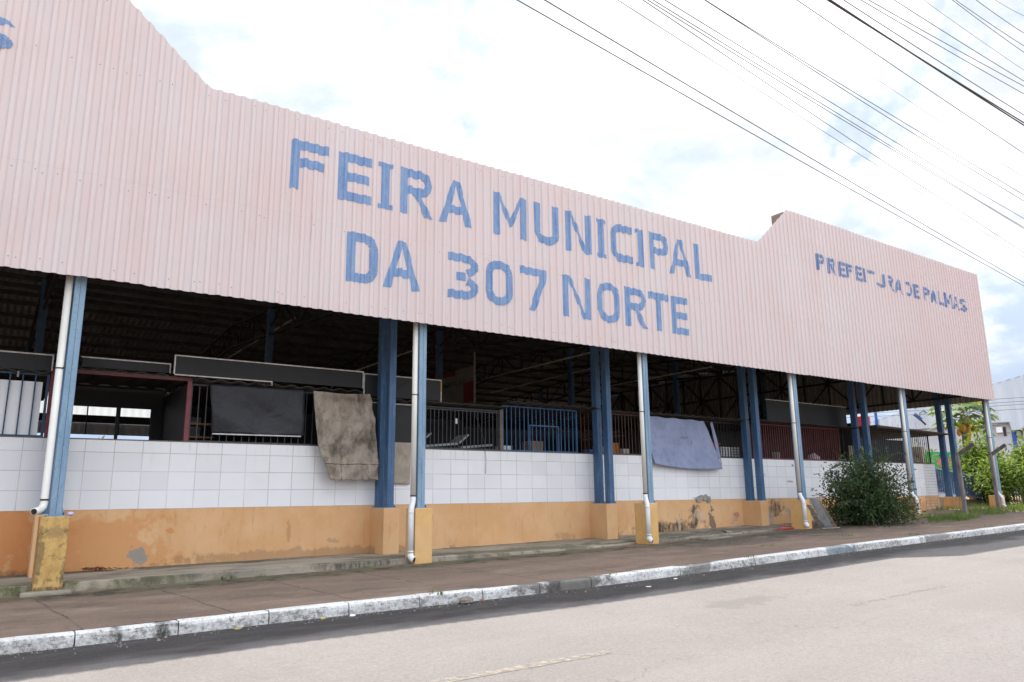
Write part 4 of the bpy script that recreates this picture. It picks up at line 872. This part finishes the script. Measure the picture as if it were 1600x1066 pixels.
# ------------------------------------------------------------------ things on the pavement
def sheet_board(base, top, wv, th, m, label):
    b = MB(); p = Vector(base); d = Vector(top) - p; a = Vector(wv); n_ = d.cross(a).normalized() * th
    c = [p, p + a, p + a + n_, p + n_]; e = [v + d for v in c]
    b.add(c + e, [(3, 2, 1, 0), (4, 5, 6, 7), (0, 1, 5, 4), (1, 2, 6, 5), (2, 3, 7, 6), (3, 0, 4, 7)])
    return tag(b.build('leaning_board', m), label, 'board', 'boards leaning on the fourth pillar')
zb_ = zpav(18.6, 0) + .01
sheet_board((18.52, .02, zb_), (17.98, .02, 1.06), (.10, -.10, 0), .03, M['wood'], 'dark grey board leaning on the fourth pillar, nearest the downpipe')
sheet_board((18.70, -.04, zb_), (18.10, -.02, 1.24), (.13, -.17, 0), .018, M['tin'], 'shiny grey metal sheet leaning between two wooden boards')
sheet_board((18.96, -.04, zb_), (18.36, .02, 1.18), (.12, -.14, 0), .04, M['woodpale'], 'pale wooden board leaning on the fourth pillar, nearest the bush')
b = MB(); zz = zpav(17.35, .25) + .035
b.tube([(17.0, .3, zz), (17.2, .22, zz + .02), (17.45, .27, zz), (17.62, .2, zz + .015)], .03, 6, True, [.015, .035, .035, .02]); tag(b.build('plastic_scrap', M['redplastic'], smooth=True), 'flattened red plastic scrap on the ground left of the fourth pillar', 'litter')
def lump(name, x, y, r_, m, label, cat, flat=.6, seed=1, z=None):
    b = MB(); n = 9; z = (zroad(x, y) if y < -3.65 else max(zpav(x, y), zap(x, y) if y > .2 else -9)) if z is None else z
    for j in range(6):
        ph = math.pi * j / 5 - math.pi / 2
        for i in range(n):
            a = 2 * math.pi * i / n; k_ = r_ * (1 + .35 * noise.noise((math.cos(a) * 1.3, math.sin(a) * 1.3 + ph, seed)))
            b.v.append((x + math.cos(a) * math.cos(ph) * k_ * 1.3, y + math.sin(a) * math.cos(ph) * k_, z + r_ * flat * .7 + math.sin(ph) * k_ * flat))
    for j in range(5):
        for i in range(n): b.f.append((j * n + i, j * n + (i + 1) % n, (j + 1) * n + (i + 1) % n, (j + 1) * n + i))
    return tag(b.build(name, m), label, cat)
lump('stone', 4.72, -3.78, .085, M['rock'], 'grey stone lying in the gutter against the kerb', 'stone', .6, 2)
lump('stone', 5.0, -3.74, .03, mat('red_pebble', (.25, .12, .10)), 'small reddish pebble right of the gutter stone', 'stone', .6, 3)
lump('paper_scrap', 3.1, -3.8, .032, M['white'], 'crumpled white paper scrap on the gutter near the stone', 'litter', .5, 5)
lump('leaf_scrap', 1.75, -3.76, .05, mat('dry_leaf', (.36, .30, .14), (.28, .22, .10), 20.), 'dry tan leaf lying in the gutter', 'litter', .25, 6)
lump('leaf_scrap', 2.75, -3.74, .03, mat('yellow_leaf', (.5, .40, .06)), 'bright yellow leaf in the gutter by the white paper', 'litter', .3, 8)
lump('paper_scrap', 8.55, -3.95, .028, M['white'], 'white paper scrap on the shaded asphalt past the stone', 'litter', .4, 9)
lump('paper_scrap', 7.6, -4.3, .04, M['white'], 'flat white scrap at the edge of the shadow on the road', 'litter', .12, 11)
lump('plastic_wrapper', .32, .12, .035, mat('lilac_wrapper', (.5, .5, .75)), 'crumpled lilac wrapper on top of the first pillar', 'litter', .8, 12, z=1.185)
b = MB()
for i in range(70):
    x, y = .72 + abs(R.gauss(0, .28)), 1.93 - abs(R.gauss(0, .06)); z = zap(x, y) + .015 + R.random() * .05 * max(0, 1 - (x - .72) * 1.5)
    a = R.uniform(0, 6.28); d = Vector((math.cos(a), math.sin(a), R.uniform(-.3, .5))) * R.uniform(.035, .07); q = Vector((-d.y, d.x, R.uniform(-.02, .02))) * .45; p = Vector((x, y, z))
    b.add([p - d, p + q, p + d, p - q], [(0, 1, 2, 3)])
tag(b.build('dry_leaves', mat('red_dry_leaf', (.26, .075, .035), (.15, .06, .03), 25.)), 'reddish dry leaves drifted against the wall foot right of the first pillar', 'leaves', kind='stuff')
b = MB()
for i in range(26):
    px = 16.1 + R.uniform(-.30, .30); pz = 1.19 + R.random() * .15 * (1 - ((px - 16.1) / .34) ** 2); r_ = R.uniform(.05, .10)
    q = [(px + math.cos(a) * r_ * R.uniform(.7, 1.2), pz + math.sin(a) * r_ * R.uniform(.5, .9)) for a in [k_ * math.pi / 4 for k_ in range(8)]]
    b.prism(q, 2.0 - R.uniform(.0, .025), 2.02)
b.build('cement_patch', mat('pale_cement', (.36, .34, .31), (.24, .225, .20), 9., .9, .4, 30), hall)
b = MB(); b.prism([(13.6, -.3), (14.6, -.2), (14.9, .25), (14.1, .45), (13.5, .2)], .0, .03, 'z'); o = b.build('slab_piece', M['concrete']); o.location.z = .315; tag(o, 'broken flat concrete piece right of the third front pillar', 'rubble')
b = MB(); b.prism([(15.2, .5), (16.3, .45), (16.6, .8), (15.6, 1.0)], .0, .035, 'z'); o = b.build('slab_piece', M['concrete']); o.location.z = .40; tag(o, 'broken flat concrete piece below the cement patch', 'rubble')
b = MB(); b.bar((22.9, -.35, zs(23) + .06), (24.6, .05, zs(24.3) + .1), .14, .13); tag(b.build('timber', M['mossplank'], bevel=.02), 'mossy yellow timber on the ground right of the bush', 'timber')
b = MB(); b.bar((17.9, -.5, zpav(18, -.5) + .03), (18.5, -.62, zpav(18.4, -.6) + .03), .05, .02); tag(b.build('stick', M['woodpale']), 'pale stick on the ground in front of the leaning boards', 'stick')

b = MB()
for i in range(900):
    x = R.uniform(-2, 26); y = -3.67 - abs(R.gauss(0, .16)); r_ = R.uniform(.004, .014) * (1 if R.random() < .93 else 1.8); z = zroad(x, y)
    p = Vector((x, y, z)); b.add([p + Vector((r_, 0, 0)), p + Vector((-r_ * .6, r_, 0)), p + Vector((-r_ * .5, -r_ * .9, 0)), p + Vector((0, 0, r_ * 1.1))], [(0, 1, 3), (1, 2, 3), (2, 0, 3)])
tag(b.build('grit', mat('gutter_grit', (.30, .26, .22), (.16, .13, .11), 60.)), 'loose grit and small pebbles lying in the gutter along the kerb', 'grit', kind='stuff')
b = MB()
for i in range(420):
    x = R.uniform(-3, 26); y = R.uniform(-3.4, 1.9); z = max(zpav(x, y) + .012, zap(x, y) + .008 if y > .15 and x < 18.5 else -9)
    a = R.uniform(0, 6.28); L_ = R.uniform(.012, .038); d = Vector((math.cos(a), math.sin(a), R.uniform(-.1, .3))) * L_; q = Vector((-d.y, d.x, 0)) * .5; p = Vector((x, y, z + .006))
    b.add([p - d, p + q, p + d, p - q], [(0, 1, 2, 3)])
tag(b.build('dry_leaf_litter', mat('brown_leaf_litter', (.16, .10, .06), (.30, .24, .15), 9.)), 'scattered dry leaf bits over the pavement and apron', 'leaves', kind='stuff')

# ------------------------------------------------------------------ plants
def leaf(b, p, d, n_, L, wd):
    d = d.normalized(); s_ = d.cross(n_)
    if s_.length < 1e-3: return
    s_ = s_.normalized() * wd / 2; u = s_.cross(d).normalized() * L * .14
    b.add([p, p + d * L * .45 + s_ + u, p + d * L, p + d * L * .45 - s_ + u], [(0, 1, 2), (0, 2, 3)])
def rv(): 
    while True:
        v = Vector((R.uniform(-1, 1), R.uniform(-1, 1), R.uniform(-1, 1)))
        if .05 < v.length < 1: return v.normalized()
def shrub(name, base, stems, reach, height, per, L, lm, label, cat, group=None, spread=.5, droop=.15, lump_=.16, wd=.45, low=.25):
    root = empty(name, base, label, cat, group); base = Vector(base); tw_ = MB(); lf = MB()
    for i in range(stems):
        a = R.uniform(0, 2 * math.pi); rr = reach * math.sqrt(R.random()); tip = base + Vector((math.cos(a) * rr, math.sin(a) * rr * .8, height * (1 - .5 * (rr / reach) ** 2) * (R.uniform(.55, 1.05) if low > .1 else R.uniform(.06, 1.08))))
        mid = base + (tip - base) * .5 + Vector((math.cos(a), math.sin(a), 0)) * reach * -.12 + Vector((0, 0, height * .12))
        st = base + Vector((math.cos(a), math.sin(a), 0)) * reach * spread * R.random() * .4
        pts = [st, st.lerp(mid, .5) + rv() * .03, mid, mid.lerp(tip, .5) + rv() * .05, tip]
        tw_.tube(pts, .01, 5, True, [.016, .013, .010, .007, .003])
        for j in range(per):
            t_ = R.uniform(low, 1.) ** .7; k_ = t_ * 4; q = min(int(k_), 3); p = pts[q].lerp(pts[q + 1], k_ - q)
            cl = rv() * lump_ * R.random() ** .5 * (1.2 if t_ > .5 else .8)
            dirv = (cl.normalized() + Vector((0, 0, .2 - droop)) + rv() * .5)
            leaf(lf, p + cl, dirv, (Vector((0, 0, 1)) + rv() * .7).normalized(), L * R.uniform(.6, 1.2), L * wd)
    tw_.build('stem', M['twig'], root); lf.build('foliage', lm, root)
    return root
shrub('bush', (20.25, -.45, zpav(20.3, -.45)), 210, 1.62, 2.12, 100, .105, M['leaf_dark'], 'dense dark green bush on the pavement in front of the fifth pillar', 'bush', None, .5, .15, .22, low=.05)
# a few long shoots reaching out of the bush
def shoot(root_o, pts, m, n_, L):
    b = MB(); s_ = MB(); pts = [Vector(p) for p in pts]; s_.tube(pts, .006, 5)
    for i in range(n_):
        k_ = R.uniform(.2, 1.) * (len(pts) - 1); q = min(int(k_), len(pts) - 2); p = pts[q].lerp(pts[q + 1], k_ - q); d = (pts[q + 1] - pts[q]).normalized()
        leaf(b, p, d * .5 + rv() * .9, (Vector((0, 0, 1)) + rv() * .5).normalized(), L * R.uniform(.7, 1.2), L * .42)
    s_.build('stem', M['twig'], root_o); b.build('foliage', m, root_o)
bush = [o for o in bpy.data.objects if o.name == 'bush'][0]
for pts in ([(20.1, -.5, 1.6), (19.4, -.6, 2.0), (18.7, -.7, 2.15), (18.2, -.8, 2.05)], [(21., -.4, 1.8), (21.6, -.4, 2.35), (22.2, -.4, 2.55), (22.8, -.4, 2.55)], [(19.8, -.5, 1.3), (18.9, -.6, 1.6), (18.3, -.7, 1.62), (17.9, -.8, 1.5)], [(20.3, -.5, 1.9), (20.3, -.5, 2.4), (20.1, -.5, 2.6)], [(19.6, -.6, 1.0), (18.8, -.8, 1.15), (18.2, -.9, 1.05)], [(21.3, -.5, 1.3), (22.3, -.5, 1.65), (22.9, -.5, 1.7)], [(20.8, -.5, 1.9), (21.0, -.5, 2.3), (21.3, -.5, 2.45)]):
    shoot(bush, pts, M['leaf_dark'], 75, .085)
zz = zs(31)
for (x, y, st, rc, hh, per, L, lab) in ((32.4, 1.0, 40, 1.3, 2.3, 60, .20, 'low lime green shrub in front of the blue ramp railing'), (34.4, 2.6, 60, 1.5, 3.1, 70, .23, 'tall lime green shrub behind the blue ramp railing'), (33.9, -.2, 80, 1.7, 3.3, 80, .23, 'bushy lime green shrub right of the last column'), (36.4, -.9, 70, 1.6, 3.0, 70, .23, 'lime green shrub at the right edge behind the third concrete post'),
                                        (36., 6.0, 36, 1.4, 2.7, 60, .2, 'pale shrub seen between the last two columns'), (31.6, -.7, 22, .6, .6, 60, .12, 'low green weed clump at the foot of the second concrete post'), (33.4, -1., 26, .8, .7, 60, .12, 'low green weed clump near the third concrete post')):
    shrub('shrub', (x, y, zs(x) - .03), st, rc, hh, per, L, M['leaf_lime'], lab, 'shrub', 'shrubs at the right end of the hall', .6, .1, .34, low=.12)
# papaya tree
def papaya():
    bx, by = 37., 4.2; bz = zs(37) - .05; top = Vector((bx - .05, by - .05, 5.05))
    root = empty('papaya_tree', (bx, by, bz), 'papaya tree with a bare grey trunk, orange fruit and drooping leaves behind the last columns', 'tree')
    MB().tube([(bx + .1, by, bz), (bx + .03, by, 2.), (bx, by, 3.6), top, top + Vector((0, 0, .3))], .14, 12, True, [.19, .155, .13, .10, .05]).build('trunk', M['bark'], root, smooth=True)
    lf = MB(); ly = MB(); pet = MB()
    for i in range(46):
        a = i * 2.39996; el = R.uniform(-.35, .9); L = R.uniform(.75, 1.25); yellow = i % 9 == 0
        base = top + Vector((0, 0, -.35 + .65 * i / 46)); d = Vector((math.cos(a) * math.cos(el), math.sin(a) * math.cos(el), math.sin(el)))
        tip = base + d * L + Vector((0, 0, -.18)); mid = base.lerp(tip, .5) + Vector((0, 0, .12)); pet.tube([base, mid, tip], .014, 5)
        out = Vector((math.cos(a), math.sin(a), 0)); side = out.cross(Vector((0, 0, 1))); down = Vector((0, 0, -1)); tgt = ly if yellow else lf
        droop = R.uniform(.35, 1.1)
        for kx, ang in enumerate((-2.3, -1.5, -.75, 0, .75, 1.5, 2.3)):
            ll = R.uniform(.36, .5) * (1.15 if abs(ang) < 1 else .85)
            dd = (out * math.cos(ang) + side * math.sin(ang)).normalized(); dd = (dd + down * droop * R.uniform(.7, 1.2)).normalized()
            nn = (Vector((0, 0, 1)) + out * .6).normalized(); s_ = dd.cross(nn).normalized(); w_ = ll * .23
            pts = [tip, tip + dd * ll * .35 + s_ * w_ * .7, tip + dd * ll * .55 + s_ * w_ * 1.3, tip + dd * ll * .7 + s_ * w_ * .6, tip + dd * ll + down * .05, tip + dd * ll * .7 - s_ * w_ * .6, tip + dd * ll * .55 - s_ * w_ * 1.3, tip + dd * ll * .35 - s_ * w_ * .7]
            tgt.add(pts, [(0, 1, 7), (1, 2, 3), (1, 3, 5, 7), (5, 6, 7), (3, 4, 5)])
    pet.build('leaf_stalk', M['leaf_lime'], root); lf.build('crown', M['leaf_papaya'], root); ly.build('yellow_leaves', M['leaf_yellow'], root)
    for i in range(15):
        a = R.uniform(0, 6.28); z = R.uniform(3.75, 4.75); r_ = .17; c = Vector((bx + math.cos(a) * .24, by + math.sin(a) * .24, z))
        MB().tube([c + Vector((0, 0, .17)), c + Vector((0, 0, .11)), c, c + Vector((0, 0, -.11)), c + Vector((0, 0, -.19))], .1, 9, True, [.025, .075, .105, .08, .02]).build('fruit', M['fruit'], root, smooth=True)
papaya()
# grass tufts and weeds
def grass(name, spots, label):
    b = MB()
    for (x, y, r_, n_, h_) in spots:
        for i in range(n_):
            a = R.uniform(0, 6.28); rr = r_ * math.sqrt(R.random()); px, py = x + math.cos(a) * rr * 1.6, y + math.sin(a) * rr
            z = (zroad(px, py) if py < -3.65 else zpav(px, py)); z = max(z, zap(px, py)) if py > .15 and px < 19 else z
            p = Vector((px, py, z - .01)); d = Vector((R.uniform(-.6, .6), R.uniform(-.6, .6), 1)); hh = h_ * R.uniform(.4, 1.1); s_ = Vector((math.cos(a), math.sin(a), 0)) * .006
            b.add([p - s_, p + s_, p + d * hh * .6 + s_ * .7, p + d * hh + Vector((d.x, d.y, -.3)) * hh * .25, p + d * hh * .6 - s_ * .7], [(0, 1, 2, 4), (4, 2, 3)])
    return tag(b.build(name, M['grass']), label, 'grass', kind='stuff')
grass('grass', [(23.2, -1.25, .5, 420, .28), (24.2, -1.1, .5, 300, .22), (26.6, -.6, .7, 420, .25), (28.5, -.5, .8, 500, .28), (30.4, -.9, .8, 500, .3), (32.5, -1., 1., 600, .3), (35., -1.2, 1.4, 700, .3), (29., 1.2, .7, 260, .2), (31.5, 1., 1.2, 500, .25), (38., 0, 2.5, 900, .35), (22., -1.6, .3, 80, .12)], 'green grass tufts around the concrete posts at the right end of the pavement')
grass('weeds', [(2.62, .05, .09, 26, .09), (3.1, .02, .06, 18, .07), (4.35, -3.62, .06, 22, .09), (5.0, .0, .10, 26, .06), (10.9, -3.6, .09, 26, .07), (13., -2.4, .12, 30, .06), (16.2, -2.2, .15, 36, .07), (17.2, -3.3, .1, 24, .07), (9.2, -.4, .12, 24, .05), (12.3, 1.75, .16, 60, .3), (21., -3.3, .1, 24, .07), (7.5, -3.62, .05, 14, .06)], 'small weeds in the joints of the pavement and kerb')

# ------------------------------------------------------------------ fence posts, ramp railing, low fence at the right end
def bent_post(x, y, label):
    z = zpav(x, y) if y < 0 else zs(x); r_ = empty('concrete_post', (x, y, z), label, 'post', 'bent concrete fence posts')
    b = MB(); b.bar((x + .06, y, z - .1), (x, y, z + 1.98), .115, .115); b.build('shaft', M['post'], r_, bevel=.015)
    b = MB(); b.bar((x - .01, y + .03, z + 1.92), (x + .27, y - .42, z + 2.29), .115, .12); b.build('arm', M['postdark'], r_, bevel=.015)
bent_post(25.13, -.84, 'bent concrete post right of the bush, nearest to the road'); bent_post(28.79, -.29, 'bent concrete post in front of the last column'); bent_post(33.0, .5, 'bent concrete post at the right edge among the shrubs')
rl = empty('ramp_railing', (31.9, 2.3, 1.1), 'blue sloping railing of the ramp behind the last columns', 'railing')
def ramp(x): return lerp(1.37, 1.12, (x - 29.9) / 3.5)
b = MB(); b.bar((29.9, 2.3, ramp(29.9) + .93), (33.5, 2.3, ramp(33.5) + .86), .06, .05); b.bar((29.9, 2.3, ramp(29.9)), (33.5, 2.3, ramp(33.5)), .05, .05); b.build('rail', mat('pale_rail', (.30, .36, .48)), rl)
for i in range(23):
    x = lerp(30., 33.42, i / 22); b = MB(); b.box(x - .045, x + .045, 2.29, 2.31, ramp(x) + .02, ramp(x) + .90); b.build('picket', M['railblue'], rl)
for x in (29.92, 31.7, 33.5): MB().box(x - .035, x + .035, 2.265, 2.335, .7, ramp(x) + .93).build('post', M['railblue'], rl)
rp = MB(); rp.prism([(29.4, .4), (34., .4), (34., 1.0), (29.4, 1.22)], 2.4, 4.2); tag(rp.build('ramp', M['concrete']), 'concrete ramp going up to the hall floor behind the blue railing', 'ramp')
lf_ = empty('picket_fence', (38., 1.2, .8), 'low grey picket fence at the right edge under the shrubs', 'fence')
b = MB(); b.bar((34.8, 1.6, 1.45), (44, 1.0, 1.6), .05, .05); b.bar((34.8, 1.6, .95), (44, 1.0, 1.05), .05, .05); b.build('rail', M['woodpale'], lf_)
for i in range(46):
    x = 34.8 + i * .2; y = lerp(1.6, 1.0, (x - 34.8) / 9.2) - .03; MB().box(x - .04, x + .04, y - .012, y + .012, .7, 1.62 + R.uniform(-.05, .05)).build('picket', M['woodpale'], lf_)

# ------------------------------------------------------------------ warehouse and things in the distance at the right
FD = Vector((.92002, .39188, 0)); FT = Vector((.39188, -.92002, 0)); FO = Vector((59.0767, 12.6935, 0))
def F(s_, z, d=0.): return FO + FT * s_ + FD * d + Vector((0, 0, z))
wh = empty('warehouse', tuple(F(0, 0, 8)), 'white metal clad warehouse with blue pilasters beyond the right end of the hall', 'building')
b = MB(); xs = []; x = -14.
while x < 34: xs.append(x); x += .14
def zwt(s_): return 8.85 + .265 * min(max(s_, -14), 14) - .265 * max(0, s_ - 14)
for i, s_ in enumerate(xs):
    dd = (.05 if (i % 4) in (1, 2) else 0.)
    zb = 6.12 if s_ < .98 else (6.3 if s_ < 1.62 else 5.68)
    b.v.append(F(s_, zb, dd)); b.v.append(F(s_, zwt(s_), dd))
for i in range(len(xs) - 1): b.f.append((2 * i, 2 * i + 2, 2 * i + 3, 2 * i + 1))
b.build('cladding', M['white_sheet'], wh)
def fbox(s0, s1, z0, z1, d0, d1):
    vs = [F(s0, z0, d0), F(s1, z0, d0), F(s1, z0, d1), F(s0, z0, d1), F(s0, z1, d0), F(s1, z1, d0), F(s1, z1, d1), F(s0, z1, d1)]
    return MB().add(vs, [(0, 3, 2, 1), (4, 5, 6, 7), (0, 1, 5, 4), (1, 2, 6, 5), (2, 3, 7, 6), (3, 0, 4, 7)])
fbox(-14, 34, 0, 6.4, .25, 20).build('wall', M['plaster'], wh)
b = MB(); b.add([F(-14, zwt(-14), 0), F(14, zwt(14), 0), F(34, zwt(34), 0), F(34, zwt(34), 22), F(14, zwt(14), 22), F(-14, zwt(-14), 22)], [(0, 1, 4, 5), (1, 2, 3, 4)]); b.build('roof', M['tin'], wh)
for s_ in (-10, -2.02, 1.76, 6., 10.): fbox(s_ - .13, s_ + .13, 0, 6.1 if s_ < 1 else 5.66, .18, .26).build('pilaster', M['pilaster'], wh)
fbox(-7.2, -7.0, 5.5, 8.2, -.06, .0).build('downpipe', M['pilaster'], wh)
fbox(1.15, 1.32, 5.30, 5.95, .19, .26).build('window', M['glassdark'], wh); fbox(-.05, .1, 4.4, 5.4, .19, .26).build('window', M['glassdark'], wh); fbox(.3, 1.6, 6.25, 6.31, -.25, .24).build('lintel', M['plaster'], wh)
fbox(.72, 1.10, 5.55, 5.95, -.05, .24).build('air_conditioner', M['white'], wh)
b = MB(); ring = [F(2.06 + .20 * math.cos(a), 5.42 + .24 * math.sin(a), .17) for a in [2 * math.pi * i / 20 for i in range(21)]]; b.tube(ring, .045, 6, False); b.build('emblem_ring', M['boardgrey'], wh)
lp = empty('wall_lamp', tuple(F(-4.1, 6.9, -.5)), 'blue floodlight on a curved arm fixed to the white warehouse', 'lamp')
fl = MB(); fl.bar(F(-4.4, 7.2, -.7), F(-3.95, 6.75, -.6), .5, .16); fl.build('head', M['navy'], lp)
MB().tube([F(-4.05, 6.9, -.5), F(-4.0, 7.3, -.4), F(-3.75, 7.45, -.2), F(-3.6, 7.3, .02)], .035, 6).build('arm', M['boardgrey'], lp)
MB().bar(F(-4.1, 6.85, -.55), F(-3.7, 6.35, -.5), .16, .12).build('bracket', M['boardgrey'], lp)
for i, (za, zb2, nm) in enumerate(((7.75, 7.5, 'topmost'), (7.4, 7.35, 'second from the top'), (7.15, 7.2, 'third from the top'), (6.95, 6.8, 'lowest'))):
    MBp = [F(lerp(-16, 18, j / 16), lerp(za, zb2, j / 16) - .25 * math.sin(math.pi * j / 16), -6) for j in range(17)]
    tag(MB().tube(MBp, .018, 5).build('distant_cable', M['cablegrey']), 'thin distant cable in front of the white warehouse, ' + nm + ' of four', 'cable', 'distant cables before the warehouse')
# green banner in front of the warehouse
gb = empty('green_banner', tuple(CP * 0 + Vector((CP.x, CP.y, 0)) + FD * 48 + FT * -1.6 + Vector((0, 0, 2.2))), 'green printed banner strung low in front of the white warehouse', 'banner')
def G(s_, z, d=0.): return Vector((CP.x, CP.y, 0)) + FD * (48 + d) + FT * s_ + Vector((0, 0, z))
MB().add([G(-3.3, 3.60), G(-.3, 3.46), G(-.3, 2.2), G(-3.3, 2.3), G(-3.3, 3.60, .03), G(-.3, 3.46, .03), G(-.3, 2.2, .03), G(-3.3, 2.3, .03)], [(0, 3, 2, 1), (4, 5, 6, 7), (0, 1, 5, 4), (1, 2, 6, 5), (2, 3, 7, 6), (3, 0, 4, 7)]).build('sheet', M['green'], gb)
b = MB(); b.add([G(-2.45, 3.22, -.02), G(-1.75, 3.18, -.02), G(-1.7, 2.8, -.02), G(-2.1, 2.65, -.02), G(-2.4, 2.8, -.02)], [(4, 3, 2, 1, 0)]); b.build('printed_picture', M['pinkfood'], gb)
b = MB()
for i in range(7):
    s_ = -2.3 + i * .11; b.add([G(s_, 3.42, -.02), G(s_ + .07, 3.417, -.02), G(s_ + .07, 3.30, -.02), G(s_, 3.303, -.02)], [(3, 2, 1, 0)])
b.build('printed_lettering', M['ink'], gb)
for s_ in (-3.3, -.3): MB().bar(G(s_, .4, .08), G(s_, 3.7, .08), .07, .07).build('pole', M['woodpale'], gb)
# tank and tarp bundle beyond the last stall, with bare rods
b = MB(); b.tube([(33.6, 7.25, 4.3), (33.6, 7.25, 4.75), (33.6, 7.25, 4.95), (33.6, 7.25, 5.02)], .4, 14, True, [.36, .40, .40, .2]); tk = tag(b.build('water_tank', M['redplastic'], smooth=False), 'small red water tank above the last stall', 'tank')
kb = empty('kiosk', (33.6, 7.2, .8), 'small kiosk wrapped in purple blue tarp behind the last stall', 'kiosk')
MB().box(32.9, 34.3, 6.5, 8.4, .8, 3.6).build('wall', M['boardgrey'], kb)
b = MB(); b.grid(lambda u, v: (lerp(32.8, 34.2, u), 6.42 + .03 * noise.noise((u * 5, v * 4, 1)) + lerp(0, 1.9, 0), lerp(3.5, 4.45, v)), 12, 8); b.box(32.85, 34.35, 6.47, 8.45, 3.6, 4.4); b.grid(lambda u, v: (32.8 + .03 * noise.noise((u * 5, v * 4, 3)), lerp(6.42, 8.4, u), lerp(3.5, 4.45, v)), 12, 8); b.build('tarp_wrap', M['purplecloth'], kb)
rd = empty('rebar_rods', (34.6, 6.2, .8), 'bare steel rods sticking up right of the purple blue tarp', 'rods')
for i in range(9):
    y = 6.3 - i * .14; MB().tube([(34.6, y, 3.4), (34.6 + R.uniform(-.03, .03), y, 4.35 + R.uniform(-.15, .35))], .012, 5).build('rod', M['tin'], rd)
MB().box(34.5, 34.7, 5.0, 6.4, .8, 3.42).build('column', M['concrete'], rd)
# treeline far behind, seen under the back fascia
for i, (x, y, h_, r_) in enumerate(((6., 46, 5.6, 3.), (11., 50, 6.2, 3.4), (2., 52, 5.0, 2.8))):
    root = empty('tree', (x, y, .5), ('broad', 'tall', 'small')[i] + ' green tree far behind the hall, seen under its back fascia', 'tree', 'trees behind the hall'); lf = MB()
    MB().tube([(x, y, .4), (x, y, h_ * .6)], .2, 8, True, [.25, .12]).build('trunk', M['bark'], root)
    for j in range(1500):
        v = rv() * r_ * R.random() ** .4; leaf(lf, Vector((x, y, h_ * .68)) + Vector((v.x, v.y, v.z * .6)), rv(), rv(), .4, .22)
    lf.build('crown', M['leaf_lime'], root)

# ------------------------------------------------------------------ overhead cables
CB = [(5.456, -4.129, 31.723, -1.097, 11), (5.825, -4.375, 31.211, -1.298, 11), (6.804, -5.029, 27.621, -2.708, 6), (7.131, -5.248, 27.072, -2.923, 8), (7.209, -5.3, 24.419, -3.965, 8), (7.295, -5.357, 24.293, -4.015, 8), (7.433, -5.45, 23.502, -4.325, 8), (7.969, -5.807, 22.005, -4.913, 8), (7.995, -5.824, 21.495, -5.114, 8), (8.73, -6.316, 20.221, -5.614, 4), (9.225, -6.646, 18.65, -6.231, 8), (9.676, -6.948, 17.092, -6.842, 16), (9.642, -6.925, 16.962, -6.893, 15), (9.859, -7.07, 16.584, -7.042, 9), (10.094, -7.227, 15.617, -7.422, 7), (10.198, -7.297, 15.291, -7.55, 7), (10.547, -7.529, 15.08, -7.633, 7), (10.948, -7.798, 14.649, -7.802, 4), (11.342, -8.06, 13.986, -8.062, 6), (11.385, -8.089, 13.762, -8.15, 6), (11.665, -8.276, 13.333, -8.319, 6), (11.928, -8.452, 12.791, -8.532, 4)]
ordw = ['first', 'second', 'third', 'fourth', 'fifth', 'sixth', 'seventh', 'eighth', 'ninth', 'tenth', 'eleventh', 'twelfth', 'thirteenth', 'fourteenth', 'fifteenth', 'sixteenth', 'seventeenth', 'eighteenth', 'nineteenth', 'twentieth', 'twenty first', 'twenty second']
for i, (xa, ya, xb, yb, r_) in enumerate(CB):
    KZ = (7.0 - CP.z) / (9.2 - CP.z); xa, xb = lerp(CP.x, xa, KZ), lerp(CP.x, xb, KZ); ya, yb = lerp(CP.y, ya, KZ), lerp(CP.y, yb, KZ); r_ *= KZ * .92
    pts = []
    for j in range(41):
        u = -1.6 + 4.6 * j / 40 if xb - xa > 8.6 else -3 + 9 * j / 40
        x, y = lerp(xa, xb, u), lerp(ya, yb, u)
        sag = .10 * u * (u - 1) * (1 if xb - xa > 8.6 else .4)
        wv_ = .03 * math.sin(x * .55 + i * 1.7) * .7 if 3 <= i <= 8 else 0
        pts.append((x, y + wv_ * .5, 7.0 + sag + wv_))
    o = MB().tube(pts, r_ / 1000., 6).build('overhead_cable', M['cableblack'] if r_ > 8 else M['cable'] if r_ > 3.1 else M['cablegrey'])
    kind = 'thick black' if r_ > 8 else ('hair thin grey' if r_ < 3.1 else 'black')
    tag(o, '%s overhead cable, %s counted from the fascia outwards' % (kind, ordw[i]), 'cable', 'overhead cables above the street')
